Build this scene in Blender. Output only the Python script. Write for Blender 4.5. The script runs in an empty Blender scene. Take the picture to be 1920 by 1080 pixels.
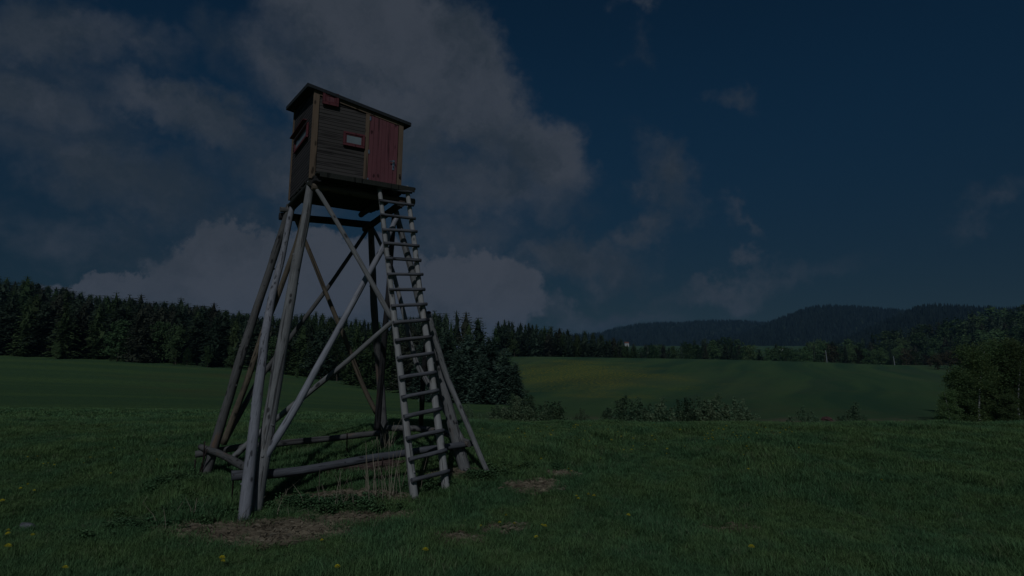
import bpy, bmesh, math, random
import numpy as np
from mathutils import Vector, Matrix, noise as mn
R_ = math.radians
sc = bpy.context.scene
COL = sc.collection
random.seed(7); np.random.seed(7)

# ------------------------------------------------------------------ camera
FPX = 1177.8; HZ = 664.5; EYE = 2.2
PITCH = math.atan((HZ-540)/FPX)
cd = bpy.data.cameras.new('camera'); cam = bpy.data.objects.new('camera', cd); COL.objects.link(cam)
cd.sensor_width = 36; cd.lens = FPX/1920*36; cd.clip_start = .1; cd.clip_end = 12000
cam.location = (0, 0, EYE); cam.rotation_euler = (R_(90)+PITCH, 0, 0)
sc.camera = cam
# ------------------------------------------------------------------ exposure
sc.view_settings.view_transform = 'Standard'; sc.view_settings.look = 'None'
sc.view_settings.gamma = 1; sc.view_settings.use_curve_mapping = False
EXPO = -2.3
sc.view_settings.exposure = EXPO
sc.cycles.max_bounces = 5; sc.cycles.diffuse_bounces = 2; sc.cycles.glossy_bounces = 2
sc.cycles.transmission_bounces = 3; sc.cycles.transparent_max_bounces = 6
sc.cycles.use_adaptive_sampling = True
# ------------------------------------------------------------------ sun
SUN_EL = R_(43); SUN_AZ = R_(-6)          # behind the camera, a little to its left
sdir = Vector((math.sin(SUN_AZ)*math.cos(SUN_EL), -math.cos(SUN_AZ)*math.cos(SUN_EL), math.sin(SUN_EL)))
sl = bpy.data.lights.new('sun', 'SUN'); so = bpy.data.objects.new('sun', sl); COL.objects.link(so)
sl.energy = 4.3; sl.angle = R_(.6); sl.color = (.80, .88, 1.0)
so.rotation_euler = sdir.to_track_quat('Z', 'Y').to_euler()

# ------------------------------------------------------------------ node helper
class N:
    def __init__(s, tree): s.t = tree
    def __call__(s, typ, ins=None, **kw):
        n = s.t.nodes.new(typ)
        for k, v in kw.items(): setattr(n, k, v)
        if ins:
            for k, v in ins.items():
                if isinstance(v, bpy.types.NodeSocket): s.t.links.new(v, n.inputs[k])
                else: n.inputs[k].default_value = v
        return n
    def math(s, op, a, b=None, c=None, clamp=False):
        d = {0: a}
        if b is not None: d[1] = b
        if c is not None: d[2] = c
        return s('ShaderNodeMath', d, operation=op, use_clamp=clamp).outputs[0]
    def vm(s, op, a, b=None, out=0):
        d = {0: a}
        if b is not None: d[1] = b
        return s('ShaderNodeVectorMath', d, operation=op).outputs[out]
    def noise(s, vec, scale, detail=4, rough=.55, w=None, col=False):
        n = s('ShaderNodeTexNoise', {'Vector': vec, 'Scale': scale, 'Detail': detail, 'Roughness': rough})
        return n.outputs['Color' if col else 'Fac']
    def mix(s, f, a, b, mode='MIX'):
        n = s('ShaderNodeMix', data_type='RGBA', blend_type=mode)
        for k, v in ((0, f), (6, a), (7, b)):
            if isinstance(v, bpy.types.NodeSocket): s.t.links.new(v, n.inputs[k])
            else: n.inputs[k].default_value = (*v, 1) if k > 0 and len(v) == 3 else v
        return n.outputs[2]
    def ramp(s, f, lo, hi):        # smooth 0..1
        return s('ShaderNodeMapRange', {0: f, 1: lo, 2: hi, 3: 0., 4: 1.}, interpolation_type='SMOOTHSTEP').outputs[0]
    def combine(s, x, y, z): return s('ShaderNodeCombineXYZ', {0: x, 1: y, 2: z}).outputs[0]

def P(px, py, Y):                  # world point at forward distance Y along the sight line of a photo pixel
    u = (px-960)/FPX; v = (540-py)/FPX
    d = Vector((u, math.cos(PITCH)-math.sin(PITCH)*v, math.sin(PITCH)+math.cos(PITCH)*v))
    return Vector((0, 0, EYE)) + d*(Y/d.y)

# ------------------------------------------------------------------ sky
w = bpy.data.worlds.new('World'); sc.world = w; w.use_nodes = True
w.node_tree.nodes.clear(); n = N(w.node_tree)
sky = n('ShaderNodeTexSky', sky_type='NISHITA', sun_disc=False, sun_elevation=SUN_EL, sun_rotation=math.pi-SUN_AZ,
        altitude=500, air_density=1.0, dust_density=1.0, ozone_density=2.0)
SKYS = .05
tc = n('ShaderNodeTexCoord').outputs['Generated']
warp = n.vm('SUBTRACT', n.noise(tc, 5., 6, .62, col=True), (.5, .5, .5))
fine = n.vm('SUBTRACT', n.noise(tc, 21., 7, .68, col=True), (.5, .5, .5))
dw = n.vm('ADD', tc, n.vm('MULTIPLY', warp, (.13, .13, .13)))
dw = n.vm('ADD', dw, n.vm('MULTIPLY', fine, (.075, .075, .075)))
def blob(px, py, rx, ry, ang, amp, vec):
    c = (P(px, py, 1)-Vector((0, 0, EYE))); L = c.length; c.normalize()
    right = c.cross(Vector((0, 0, 1))).normalized(); up = right.cross(c)
    a = R_(ang); e1 = right*math.cos(a)+up*math.sin(a); e2 = -right*math.sin(a)+up*math.cos(a)
    k = 1/(FPX*L)
    dlt = n.vm('SUBTRACT', vec, tuple(c))
    x = n.vm('DOT_PRODUCT', dlt, tuple(e1/(rx*k)), out=1); y = n.vm('DOT_PRODUCT', dlt, tuple(e2/(ry*k)), out=1)
    z = n.vm('DOT_PRODUCT', dlt, tuple(c/(.5)), out=1)
    r2 = n.vm('LENGTH', n.combine(x, y, z), out=1)
    return n.math('MULTIPLY', n.math('SUBTRACT', 1., r2), amp)
def union(lst, vec):
    acc = None
    for b in lst:
        v = blob(*b, vec)
        acc = v if acc is None else n.math('MAXIMUM', acc, v)
    return acc
# px, py, rx, ry, tilt, amp  (direction of the cloud's centre, its angular size)
HARD = [(430,520,150,105,0,1), (250,555,170,60,10,1), (620,520,190,90,0,1), (900,560,140,92,-10,1), (760,600,260,80,0,1), (520,620,300,70,0,1)]
BANK = [(700,40,230,150,-20,1), (860,150,230,130,-40,1), (1010,270,150,80,-35,.75), (720,220,220,120,-15,.8)]
SOFT = [(330,230,330,90,-22,1), (110,40,260,120,0,.9), (560,150,200,120,0,.8), (180,330,360,120,-10,.8), (520,330,260,110,-8,.8), (60,180,240,130,-10,.8), (250,90,200,90,0,.65), (420,430,300,80,0,.5), (150,440,260,80,0,.5),
        (900,340,280,110,-10,.9), (1090,495,170,62,0,1), (1200,440,80,50,10,.7), (1240,360,70,110,25,.75), (1340,530,180,42,12,.9), (1230,20,60,45,0,.7),
        (1370,210,55,40,-20,.5), (1230,120,35,60,0,.35), (1900,370,130,55,15,.5), (1385,430,50,30,-20,.45), (1120,590,200,34,0,.8), (860,430,260,90,0,.6), (1480,500,160,40,10,.5)]
hv = union(HARD, dw); bv = union(BANK, dw); sv = union(SOFT, n.vm('ADD', dw, n.vm('MULTIPLY', warp, (.12, .12, .12))))
nz = n.noise(tc, 9., 6, .62)
nzc = n.math('SUBTRACT', nz, .5)
hm = n.ramp(n.math('ADD', hv, n.math('MULTIPLY', nzc, .30)), -.03, .14)
bm_ = n.math('MULTIPLY', n.ramp(n.math('ADD', bv, n.math('MULTIPLY', nzc, .55)), -.04, .46), .93)
sm = n.math('MULTIPLY', n.ramp(n.math('ADD', sv, n.math('MULTIPLY', nzc, .95)), .0, .85), .85)
# unseen broken cloud behind the camera and overhead, cover widened to lift the shadows
gen = n.ramp(n.noise(tc, 2.6, 7, .58), .47, .65)
sep = n('ShaderNodeSeparateXYZ', {0: tc})
back = n.ramp(n.math('MULTIPLY', sep.outputs[1], -1.), -.35, .1)
gen = n.math('MULTIPLY', n.math('MULTIPLY', gen, back), n.ramp(sep.outputs[2], .0, .12))
shade = n.ramp(n.noise(n.vm('ADD', dw, (.03, .0, -.05)), 6.5, 8, .62), .33, .64)
CB = (.215, .256, .335); CD = (.090, .135, .190)      # sunlit and shaded cloud radiance
ccol = n.mix(n.math('MULTIPLY_ADD', shade, .55, .48), CD, CB)
scol = n.mix(n.math('MULTIPLY_ADD', shade, .75, .05), CD, CB)
bcol = n.mix(n.math('MULTIPLY_ADD', shade, .75, .12), CD, CB)
skc = n.mix(1., n.vm('MULTIPLY', sky.outputs[0], (SKYS, SKYS, SKYS)), n.mix(n.ramp(sep.outputs[2], .0, .45), (.20, .32, .41), (.24, .70, .94)), 'MULTIPLY')
c1 = n.mix(sm, skc, scol); c2 = n.mix(gen, c1, ccol); c3 = n.mix(hm, n.mix(bm_, c2, bcol), ccol)
bg = n('ShaderNodeBackground', {0: c3, 1: 1.0})
n('ShaderNodeOutputWorld', {0: bg.outputs[0]})
w.cycles.sampling_method = 'MANUAL'; w.cycles.sample_map_resolution = 512

# ------------------------------------------------------------------ materials
def mat(name, build, rough=.85, spec=.2, bump=None):
    m = bpy.data.materials.new(name); m.use_nodes = True
    t = m.node_tree; t.nodes.clear(); q = N(t)
    b = q('ShaderNodeBsdfPrincipled', {'Roughness': rough, 'Specular IOR Level': spec})
    o = q('ShaderNodeOutputMaterial', {0: b.outputs[0]})
    r = build(q, b)
    if isinstance(r, tuple):
        colr, hgt, dist = r
        bn = q('ShaderNodeBump', {'Height': hgt, 'Distance': dist, 'Strength': .9}); t.links.new(bn.outputs[0], b.inputs['Normal'])
    else: colr = r
    t.links.new(colr, b.inputs['Base Color'])
    return m
def wood(name, base, dark, warm, wf=.5, bumpd=.009, long='Z'):
    def f(q, b):
        tcn = q('ShaderNodeTexCoord').outputs['Object']
        oi = q('ShaderNodeObjectInfo').outputs['Random']
        off = q.combine(oi, q.math('MULTIPLY', oi, 37.), q.math('MULTIPLY', oi, 11.))
        v = q.vm('ADD', tcn, off)
        sx = {'Z': (1, 1, .07), 'X': (.07, 1, 1), 'Y': (1, .07, 1)}[long]
        s2 = {'Z': (1, 1, .3), 'X': (.3, 1, 1), 'Y': (1, .3, 1)}[long]
        g = q.noise(q.vm('MULTIPLY', v, sx), 55., 5, .65)
        blot = q.noise(q.vm('MULTIPLY', v, s2), 4.5, 5, .65)
        crack = q.noise(q.vm('MULTIPLY', v, tuple(k*.55 if k < 1 else k for k in sx)), 24., 3, .5)
        cr = q.ramp(crack, .34, .40)
        c = q.mix(q.ramp(g, .25, .75), dark, base)
        c = q.mix(q.math('MULTIPLY', q.ramp(blot, .56, .70), wf), c, warm)
        c = q.mix(q.math('MULTIPLY', q.ramp(q.noise(v, 2.1, 4, .6), .38, .62), .35), c, dark)
        c = q.mix(q.math('MULTIPLY', q.math('SUBTRACT', 1., cr), .75), c, tuple(k*.3 for k in dark))
        if long == 'Z':                                  # knots: small dark eyes with a darker halo
            vo = q('ShaderNodeTexVoronoi', {'Vector': q.vm('ADD', q.vm('MULTIPLY', v, (1, 1, .5)), q.vm('MULTIPLY', q.noise(v, 9., 2, .5, col=True), (.03, .03, .03))), 'Scale': 7.5, 'Randomness': 1.}).outputs['Distance']
            eye = q.ramp(vo, .20, .10)
            c = q.mix(q.math('MULTIPLY', q.ramp(vo, .34, .18), .35), c, dark)
            c = q.mix(q.math('MULTIPLY', eye, .85), c, tuple(k*.22 for k in dark))
        c = q.mix(.4, c, q.combine(*[q.math('MULTIPLY_ADD', oi, .5, .72)]*3), 'MULTIPLY')
        return c, q.math('ADD', q.math('MULTIPLY', g, .35), cr), bumpd
    return mat(name, f, .82, .15)
M = {}
M['pale']  = wood('peeled_pale_wood', (.285,.275,.255), (.145,.138,.13), (.19,.13,.08), .5)
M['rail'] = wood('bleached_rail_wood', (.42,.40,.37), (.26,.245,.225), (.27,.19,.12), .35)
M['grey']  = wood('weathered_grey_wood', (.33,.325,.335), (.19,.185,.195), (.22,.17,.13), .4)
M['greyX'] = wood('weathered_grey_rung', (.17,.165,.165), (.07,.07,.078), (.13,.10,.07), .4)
M['mid']   = wood('weathered_brown_wood', (.17,.16,.145), (.085,.08,.075), (.22,.11,.05), .6)
M['dark']  = wood('old_dark_wood', (.065,.06,.058), (.03,.028,.028), (.13,.07,.04), .5)
M['beam'] = wood('dull_grey_beam', (.135,.135,.14), (.07,.07,.075), (.10,.08,.06), .4)
M['mossy'] = wood('mossy_dark_board', (.045,.045,.035), (.022,.022,.018), (.05,.055,.03), .5)
M['barky'] = wood('half_barked_log', (.22,.17,.11), (.08,.065,.05), (.30,.17,.08), .9)
M['trim']  = wood('tan_varnished_trim', (.195,.132,.085), (.145,.100,.066), (.19,.115,.065), .5, .001)
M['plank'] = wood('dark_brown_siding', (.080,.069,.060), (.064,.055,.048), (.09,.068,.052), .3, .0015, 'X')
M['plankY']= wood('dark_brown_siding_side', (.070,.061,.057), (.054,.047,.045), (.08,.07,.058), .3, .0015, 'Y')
M['red']   = wood('red_painted_wood', (.195,.072,.077), (.148,.055,.060), (.215,.115,.112), .4, .0008)
M['redf']  = wood('red_painted_frame', (.165,.048,.052), (.125,.038,.042), (.18,.08,.08), .3, .0012)
def flat(name, col, rough=.6, spec=.3, metal=0, nsc=20, var=.35):
    def f(q, b):
        b.inputs['Metallic'].default_value = metal
        v = q('ShaderNodeTexCoord').outputs['Object']
        return q.mix(q.ramp(q.noise(v, nsc, 4, .6), .3, .7), tuple(c*(1-var) for c in col), col)
    return mat(name, f, rough, spec)
M['felt'] = flat('black_roofing_felt', (.030,.033,.034), .9, .2)
M['steel'] = flat('brushed_steel', (.6,.6,.6), .35, .5, 1, 30, .2)
M['rust'] = flat('rusty_iron', (.055,.035,.03), .8, .2, 0, 40, .5)
M['pane'] = flat('pale_window_pane', (.22,.25,.25), .18, .5, 0, 3, .25)
M['void'] = flat('dark_window_glass', (.03,.035,.04), .1, .6, 0, 3, .2)
M['stone'] = flat('pale_stone', (.17,.17,.17), .9, .2, 0, 12, .4)
M['plaster'] = flat('white_plaster', (.62,.60,.56), .9, .2, 0, 2, .15)
M['tile'] = flat('red_roof_tile', (.22,.09,.06), .9, .2, 0, 2, .3)
M['pole'] = flat('grey_pole', (.32,.33,.33), .8, .2, 0, 2, .3)
M['soil'] = flat('rusty_soil', (.13,.07,.06), .95, .1, 0, 3, .4)
M['yellow'] = flat('dandelion_yellow', (.62,.50,.02), .8, .1, 0, 60, .2)
M['stem'] = flat('flower_stem', (.10,.15,.05), .8, .1, 0, 30, .2)

def leaf(name, col, var, trans=.35, hue=.04, world=False):
    m = bpy.data.materials.new(name); m.use_nodes = True; t = m.node_tree; t.nodes.clear(); q = N(t)
    oi = q('ShaderNodeObjectInfo').outputs['Random']
    geo = q('ShaderNodeNewGeometry')
    c = q.mix(q.ramp(q.noise(q('ShaderNodeTexCoord').outputs['Object'], var[3] if len(var) > 3 else 3., 4, .6), .35, .65), col, var[:3])
    c = q.mix(1., c, q.combine(*[q.math('MULTIPLY_ADD', oi, .6, .70)]*3), 'MULTIPLY')
    c = q('ShaderNodeHueSaturation', {'Hue': q.math('MULTIPLY_ADD', q.math('FRACT', q.math('MULTIPLY', oi, 17.3)), hue, .5-hue/2), 'Color': c}).outputs[0]
    c = q.mix(1., c, q.combine(*[q.math('MULTIPLY_ADD', geo.outputs['Random Per Island'], .7, .65)]*3), 'MULTIPLY')
    d = q('ShaderNodeBsdfDiffuse', {0: c}); tr = q('ShaderNodeBsdfTranslucent', {0: c})
    mx = q('ShaderNodeMixShader', {0: trans, 1: d.outputs[0], 2: tr.outputs[0]})
    q('ShaderNodeOutputMaterial', {0: mx.outputs[0]})
    return m
M['needle'] = leaf('spruce_needles', (.050,.076,.050), (.072,.100,.058), .3)
M['needle_tan'] = leaf('dry_tan_spruce_needles', (.062,.070,.046), (.085,.092,.060), .3)
M['needle_fresh'] = leaf('young_spruce_needles', (.085,.135,.098), (.115,.165,.110), .42)
M['larch'] = leaf('fresh_larch_needles', (.078,.120,.050), (.095,.135,.056), .4)
M['broad'] = leaf('spring_leaves', (.095,.155,.068), (.125,.185,.078), .45)
M['bushleaf'] = leaf('hedge_leaves', (.140,.215,.115), (.185,.240,.130), .5)
M['birch'] = leaf('birch_leaves', (.135,.215,.085), (.180,.240,.095), .55)
M['brownleaf'] = leaf('bronze_buds', (.085,.070,.050), (.10,.09,.05), .3)
M['far'] = leaf('distant_needles', (.016,.024,.022), (.026,.038,.030), .2)
M['bark'] = flat('dark_bark', (.11,.085,.065), .9, .1, 0, 5, .4)
def birchbark(q, b):
    v = q('ShaderNodeTexCoord').outputs['Object']
    s = q.noise(q.vm('MULTIPLY', v, (1, 1, 5)), 3., 4, .6)
    return q.mix(q.ramp(s, .55, .62), (.42,.41,.38), (.06,.05,.05))
M['birchbark'] = mat('white_birch_bark', birchbark)

def grassmat(name, a, bcol, dry):
    m = bpy.data.materials.new(name); m.use_nodes = True; t = m.node_tree; t.nodes.clear(); q = N(t)
    oi = q('ShaderNodeObjectInfo').outputs['Random']; pos = q('ShaderNodeNewGeometry').outputs['Position']
    isl = q('ShaderNodeNewGeometry').outputs['Random Per Island']
    c = q.mix(q.ramp(q.noise(pos, .9, 4, .6), .35, .65), a, bcol)
    c = q.mix(q.math('MULTIPLY', q.ramp(q.math('FRACT', q.math('MULTIPLY', oi, 13.7)), .88, .99), .6), c, dry)
    c = q.mix(1., c, q.combine(*[q.math('MULTIPLY_ADD', isl, .9, .55)]*3), 'MULTIPLY')
    c = q.mix(1., c, q.combine(*[q.math('MULTIPLY_ADD', oi, .5, .75)]*3), 'MULTIPLY')
    d = q('ShaderNodeBsdfDiffuse', {0: c}); tr = q('ShaderNodeBsdfTranslucent', {0: c})
    mx = q('ShaderNodeMixShader', {0: .3, 1: d.outputs[0], 2: tr.outputs[0]})
    q('ShaderNodeOutputMaterial', {0: mx.outputs[0]})
    return m
M['grass'] = grassmat('meadow_grass_blades', (.092,.180,.078), (.132,.208,.076), (.19,.19,.11))
M['nettle'] = grassmat('nettle_leaves', (.085,.165,.075), (.110,.180,.075), (.10,.13,.06))
M['straw'] = grassmat('dry_straw', (.30,.245,.165), (.22,.175,.12), (.38,.33,.24))

# ------------------------------------------------------------------ terrain
def zy(px, py, Y): return P(px, py, Y).z
NEAR = [(-80,-.6),(0,-.1),(8.5,0),(10.5,.23),(12.5,.40),(15,.43),(17.3,.36)]
def right(crest, Yc=220, after=None):
    d = [(20,-.15),(24,-1.1),(32,-2.8),(45,-4.1),(58,None,789),(100,None,664.5+ (crest-664.5)+ (745-crest)*.93),(150,None,crest+(745-crest)*.42),(Yc,None,crest)]
    d += after or [(260,-2),(330,-7),(420,-9),(560,-5),(700,0),(900,9),(1300,20)]
    return d
COLS = {
 -900: [(25,.2),(45,-.5),(80,1.),(125,None,655),(150,5),(200,14),(300,40),(420,46),(700,20),(1300,10)],
 0:   [(25,.0),(45,None,762),(80,None,716),(122,None,669),(150,3),(200,10),(300,24),(420,27),(700,16),(1300,10)],
 220: [(25,.0),(45,None,764),(80,None,722),(122,None,678),(150,2),(200,6),(300,15),(420,20),(700,14),(1300,10)],
 440: [(25,.0),(45,None,768),(80,None,732),(120,None,692),(150,0),(200,2),(300,7),(420,9),(700,10),(1300,10)],
 600: [(25,-.1),(45,None,772),(80,None,742),(110,None,715),(150,-1),(200,3),(300,10),(420,15),(700,10),(1300,10)],
 720: [(25,-.2),(45,None,776),(75,None,752),(100,None,736),(150,-2),(200,2),(300,8),(420,10),(700,8),(1300,10)],
 840: [(25,-.4),(45,None,781),(72,None,757),(100,-3.2),(150,-2.5),(200,-1),(300,0),(420,0),(700,5),(1300,10)],
 940: [(22,-.6),(35,-2.3),(50,None,784),(72,None,757),(110,None,735),(160,None,705),(222,None,666),(260,1),(300,0),(420,0),(700,5),(1300,10)],
 1000:right(666), 1180: right(669), 1350: right(672), 1550: right(678), 1750: right(690), 1920: right(696,220,[(260,-1),(330,-2),(420,2),(560,8),(700,14),(900,20),(1300,30)]),
 2900: right(700)}
YG = np.concatenate([np.linspace(-80, 6, 30), np.geomspace(6.3, 1300, 420)])
cols = sorted(COLS); UG = np.array([(c-960)/FPX for c in cols])
TAB = []
for c in cols:
    ks = list(NEAR)+[(k[0], k[1] if len(k) == 2 else zy(c, k[2], k[0])) for k in COLS[c]]
    z = np.interp(YG, [k[0] for k in ks], [k[1] for k in ks])
    ker = np.hanning(15); ker /= ker.sum()
    zs = np.convolve(np.pad(z, 7, 'edge'), ker, 'valid')
    TAB.append(zs)
TAB = np.array(TAB)
UF = np.linspace(-1.7, 1.7, 171)
TF = np.array([[np.interp(u, UG, TAB[:, j]) for j in range(len(YG))] for u in UF])
ker = np.hanning(9); ker /= ker.sum()
TF = np.apply_along_axis(lambda a: np.convolve(np.pad(a, 4, 'edge'), ker, 'valid'), 0, TF)
def ground_z(X, Y):
    X = np.asarray(X, float); Y = np.asarray(Y, float)
    u = np.clip(X/np.maximum(Y, 12.), -1.699, 1.699)
    ui = (u+1.7)/3.4*170; i0 = np.clip(ui.astype(int), 0, 169); fu = ui-i0
    yi = np.interp(Y, YG, np.arange(len(YG))); j0 = np.clip(yi.astype(int), 0, len(YG)-2); fy = yi-j0
    z = (TF[i0, j0]*(1-fu)+TF[i0+1, j0]*fu)*(1-fy)+(TF[i0, j0+1]*(1-fu)+TF[i0+1, j0+1]*fu)*fy
    lump = .022*np.sin(X*1.9+np.sin(Y*1.1)*1.3)*np.sin(Y*1.6+X*.4)+.015*np.sin(X*4.3+Y*3.1)
    return z + lump*np.clip((60-Y)/40, 0, 1)
def gz(x, y): return float(ground_z(x, y))

ys = np.concatenate([np.linspace(-80, 4, 24), np.geomspace(4.4, 26, 150), np.geomspace(26.5, 1300, 190)])
ss = np.linspace(-1, 1, 261); ss = np.sign(ss)*np.abs(ss)**1.25
XX = np.array([ss*(30+1.6*max(y, 0)+abs(min(y, 0))) for y in ys]); YY = np.repeat(ys[:, None], len(ss), 1)
ZZ = ground_z(XX, YY)
vs = np.stack([XX.ravel(), YY.ravel(), ZZ.ravel()], 1)
nr, nc = XX.shape
idx = np.arange(nr*nc).reshape(nr, nc)
fs = np.stack([idx[:-1, :-1].ravel(), idx[:-1, 1:].ravel(), idx[1:, 1:].ravel(), idx[1:, :-1].ravel()], 1)
def mesh_np(name, v, f, mats, smooth=False, mi=None):
    me = bpy.data.meshes.new(name)
    v = np.asarray(v, np.float32); f = np.asarray(f, np.int32); k = f.shape[1]
    me.vertices.add(len(v)); me.vertices.foreach_set('co', v.ravel())
    me.loops.add(f.size); me.loops.foreach_set('vertex_index', f.ravel())
    me.polygons.add(len(f)); me.polygons.foreach_set('loop_start', np.arange(0, f.size, k, dtype=np.int32))
    for m in mats: me.materials.append(m)
    if mi is not None: me.polygons.foreach_set('material_index', np.asarray(mi, np.int32))
    me.update(calc_edges=True)
    me.polygons.foreach_set('use_smooth', np.full(len(f), smooth))
    return me
def link(name, me, parent=None, **props):
    o = bpy.data.objects.new(name, me); COL.objects.link(o)
    if parent: o.parent = parent
    for k, v in props.items(): o[k] = v
    return o
# bare straw patches in the lawn: x, y, rx, ry, strength
PATCH = [(-3.2,8.05,1.1,.45,1), (-1.95,8.6,.75,.22,.8), (-2.45,9.35,.95,.28,1), (.35,9.9,.35,.25,.8), (-.65,7.75,.25,.16,.9), (.75,10.6,.3,.18,.6),(-5.1,10.3,.5,.15,.5),
         (-.95,10.6,.4,.3,.7), (2.7,8.2,.3,.15,.25), (-.3,8.2,.5,.12,.4), (-4.7,8.6,.4,.1,.4)]
def ground_mat(q, b):
    pos = q('ShaderNodeNewGeometry').outputs['Position']
    sp = q('ShaderNodeSeparateXYZ', {0: pos}); X, Y = sp.outputs[0], sp.outputs[1]
    far = q.ramp(Y, 17.5, 46.)
    lawn = q.mix(q.ramp(q.noise(pos, .8, 6, .6), .35, .65), (.070,.138,.062), (.098,.165,.062))
    lawn = q.mix(q.math('MULTIPLY', q.ramp(q.noise(pos, 26., 4, .7), .45, .75), .5), lawn, (.045,.072,.036))
    flatp = q.combine(X, Y, 0.)
    # hill grass, long soft bands with the mowing direction
    bands = q.noise(q.vm('MULTIPLY', flatp, (.012, .16, 0.)), 1., 5, .6)
    hill = q.mix(q.ramp(bands, .38, .62), (.070,.128,.050), (.098,.158,.052))
    hill = q.mix(q.math('MULTIPLY', q.ramp(q.noise(flatp, 1.1, 5, .7), .4, .65), .55), hill, (.050,.096,.048))
    hill = q.mix(q.math('MULTIPLY', q.ramp(q.noise(flatp, .035, 3, .6), .52, .68), .45), hill, (.11,.105,.045))
    # mown stripes on the far right field
    along = q.math('ADD', q.math('MULTIPLY', X, .42), q.math('MULTIPLY', Y, .91)); acr = q.math('SUBTRACT', q.math('MULTIPLY', X, .91), q.math('MULTIPLY', Y, .42))
    acr = q.math('ADD', acr, q.math('MULTIPLY', q.noise(flatp, .012, 2, .5), 26.))
    swath = q.noise(q.combine(q.math('MULTIPLY', acr, .105), q.math('MULTIPLY', along, .006), 0.), 1., 3, .55)
    wv0 = q('ShaderNodeTexWave', {'Vector': q.vm('ADD', flatp, q.vm('MULTIPLY', q.noise(flatp, .01, 2, .5, col=True), (30., 30., 0.))), 'Scale': .026, 'Distortion': 5., 'Detail': 2.}, wave_type='BANDS', bands_direction='X').outputs[1]
    fieldm = q.math('MULTIPLY', q.ramp(Y, 45., 62.), q.ramp(q.math('DIVIDE', X, q.math('MAXIMUM', Y, 1.)), -.02, .02))
    st = q.mix(q.ramp(swath, .36, .62), (.044,.096,.048), (.080,.138,.054))
    st = q.mix(q.math('MULTIPLY', q.ramp(q.noise(q.combine(q.math('MULTIPLY', acr, .05), q.math('MULTIPLY', along, .012), 5.), 1., 4, .6), .5, .64), .22), st, (.130,.130,.070))
    st = q.mix(q.math('MULTIPLY', q.ramp(q.noise(flatp, .5, 5, .7), .4, .7), .4), st, (.060,.095,.044))
    st = q.mix(q.math('MULTIPLY', q.ramp(q.noise(flatp, .045, 4, .6), .52, .66), .25), st, (.100,.105,.050))
    # flowering patch
    dx = q.math('DIVIDE', q.math('SUBTRACT', X, 18.), 28.); dy = q.math('DIVIDE', q.math('SUBTRACT', Y, 150.), 75.)
    fl = q.math('SUBTRACT', 1., q.math('SQRT', q.math('ADD', q.math('MULTIPLY', dx, dx), q.math('MULTIPLY', dy, dy))))
    fl = q.ramp(q.math('ADD', fl, q.math('MULTIPLY', q.math('SUBTRACT', q.noise(flatp, .06, 5, .65), .5), 2.2)), .1, .8)
    fl = q.math('MULTIPLY', fl, q.ramp(q.noise(flatp, 1.6, 4, .7), .45, .62))
    st = q.mix(q.math('MULTIPLY', fl, .8), st, (.34,.28,.03))
    c = q.mix(far, lawn, hill); c = q.mix(fieldm, c, st)
    hollow = q.math('MULTIPLY', q.math('SUBTRACT', q.ramp(Y, 38., 48.), q.ramp(Y, 58., 64.)), q.ramp(q.math('DIVIDE', X, q.math('MAXIMUM', Y, 1.)), -.06, .05))
    c = q.mix(q.math('MULTIPLY', hollow, q.ramp(q.noise(flatp, .3, 4, .6), .42, .6)), c, (.15,.13,.08))
    acc = None
    wp = q.math('MULTIPLY', q.math('SUBTRACT', q.noise(pos, 5.2, 6, .7), .5), 2.2)
    for (x, y, rx, ry, s) in PATCH:
        a = q.math('DIVIDE', q.math('SUBTRACT', X, x), rx); e = q.math('DIVIDE', q.math('SUBTRACT', Y, y), ry)
        v = q.math('MULTIPLY', q.ramp(q.math('ADD', q.math('SUBTRACT', 1., q.math('SQRT', q.math('ADD', q.math('MULTIPLY', a, a), q.math('MULTIPLY', e, e)))), wp), -.1, .35), s)
        acc = v if acc is None else q.math('MAXIMUM', acc, v)
    strawc = q.mix(q.ramp(q.noise(q.vm('MULTIPLY', pos, (1, 3, 1)), 30., 4, .7), .35, .65), (.10,.062,.045), (.24,.185,.135))
    c = q.mix(acc, c, strawc)
    return c, q.math('ADD', q.noise(pos, 40., 3, .7), q.math('MULTIPLY', q.noise(flatp, 2.2, 4, .7), 3.)), .06
M['ground'] = mat('meadow_ground', ground_mat, .95, .05)
g = link('ground', mesh_np('ground', vs, fs, [M['ground']], True)); g['kind'] = 'structure'

# the air between: pale haze filling the valley
hz_m = bpy.data.materials.new('valley_haze'); hz_m.use_nodes = True; hz_m.node_tree.nodes.clear(); q = N(hz_m.node_tree)
pv = q('ShaderNodeVolumePrincipled', {'Color': (.30, .62, 1., 1), 'Density': .00009, 'Anisotropy': 0.})
ho = q('ShaderNodeOutputMaterial'); hz_m.node_tree.links.new(pv.outputs[0], ho.inputs[1])
bm = bmesh.new(); bmesh.ops.create_cube(bm, size=1)
for v in bm.verts: v.co = Vector((v.co.x*7000, v.co.y*4600+1850, (-13 if v.co.z < 0 else 175)))
me = bpy.data.meshes.new('haze'); bm.to_mesh(me); bm.free(); me.materials.append(hz_m)
hzo = bpy.data.objects.new('haze', me); COL.objects.link(hzo); hzo['kind'] = 'stuff'; hzo['label'] = 'thin blue haze in the valley air'; hzo['category'] = 'haze'
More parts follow.
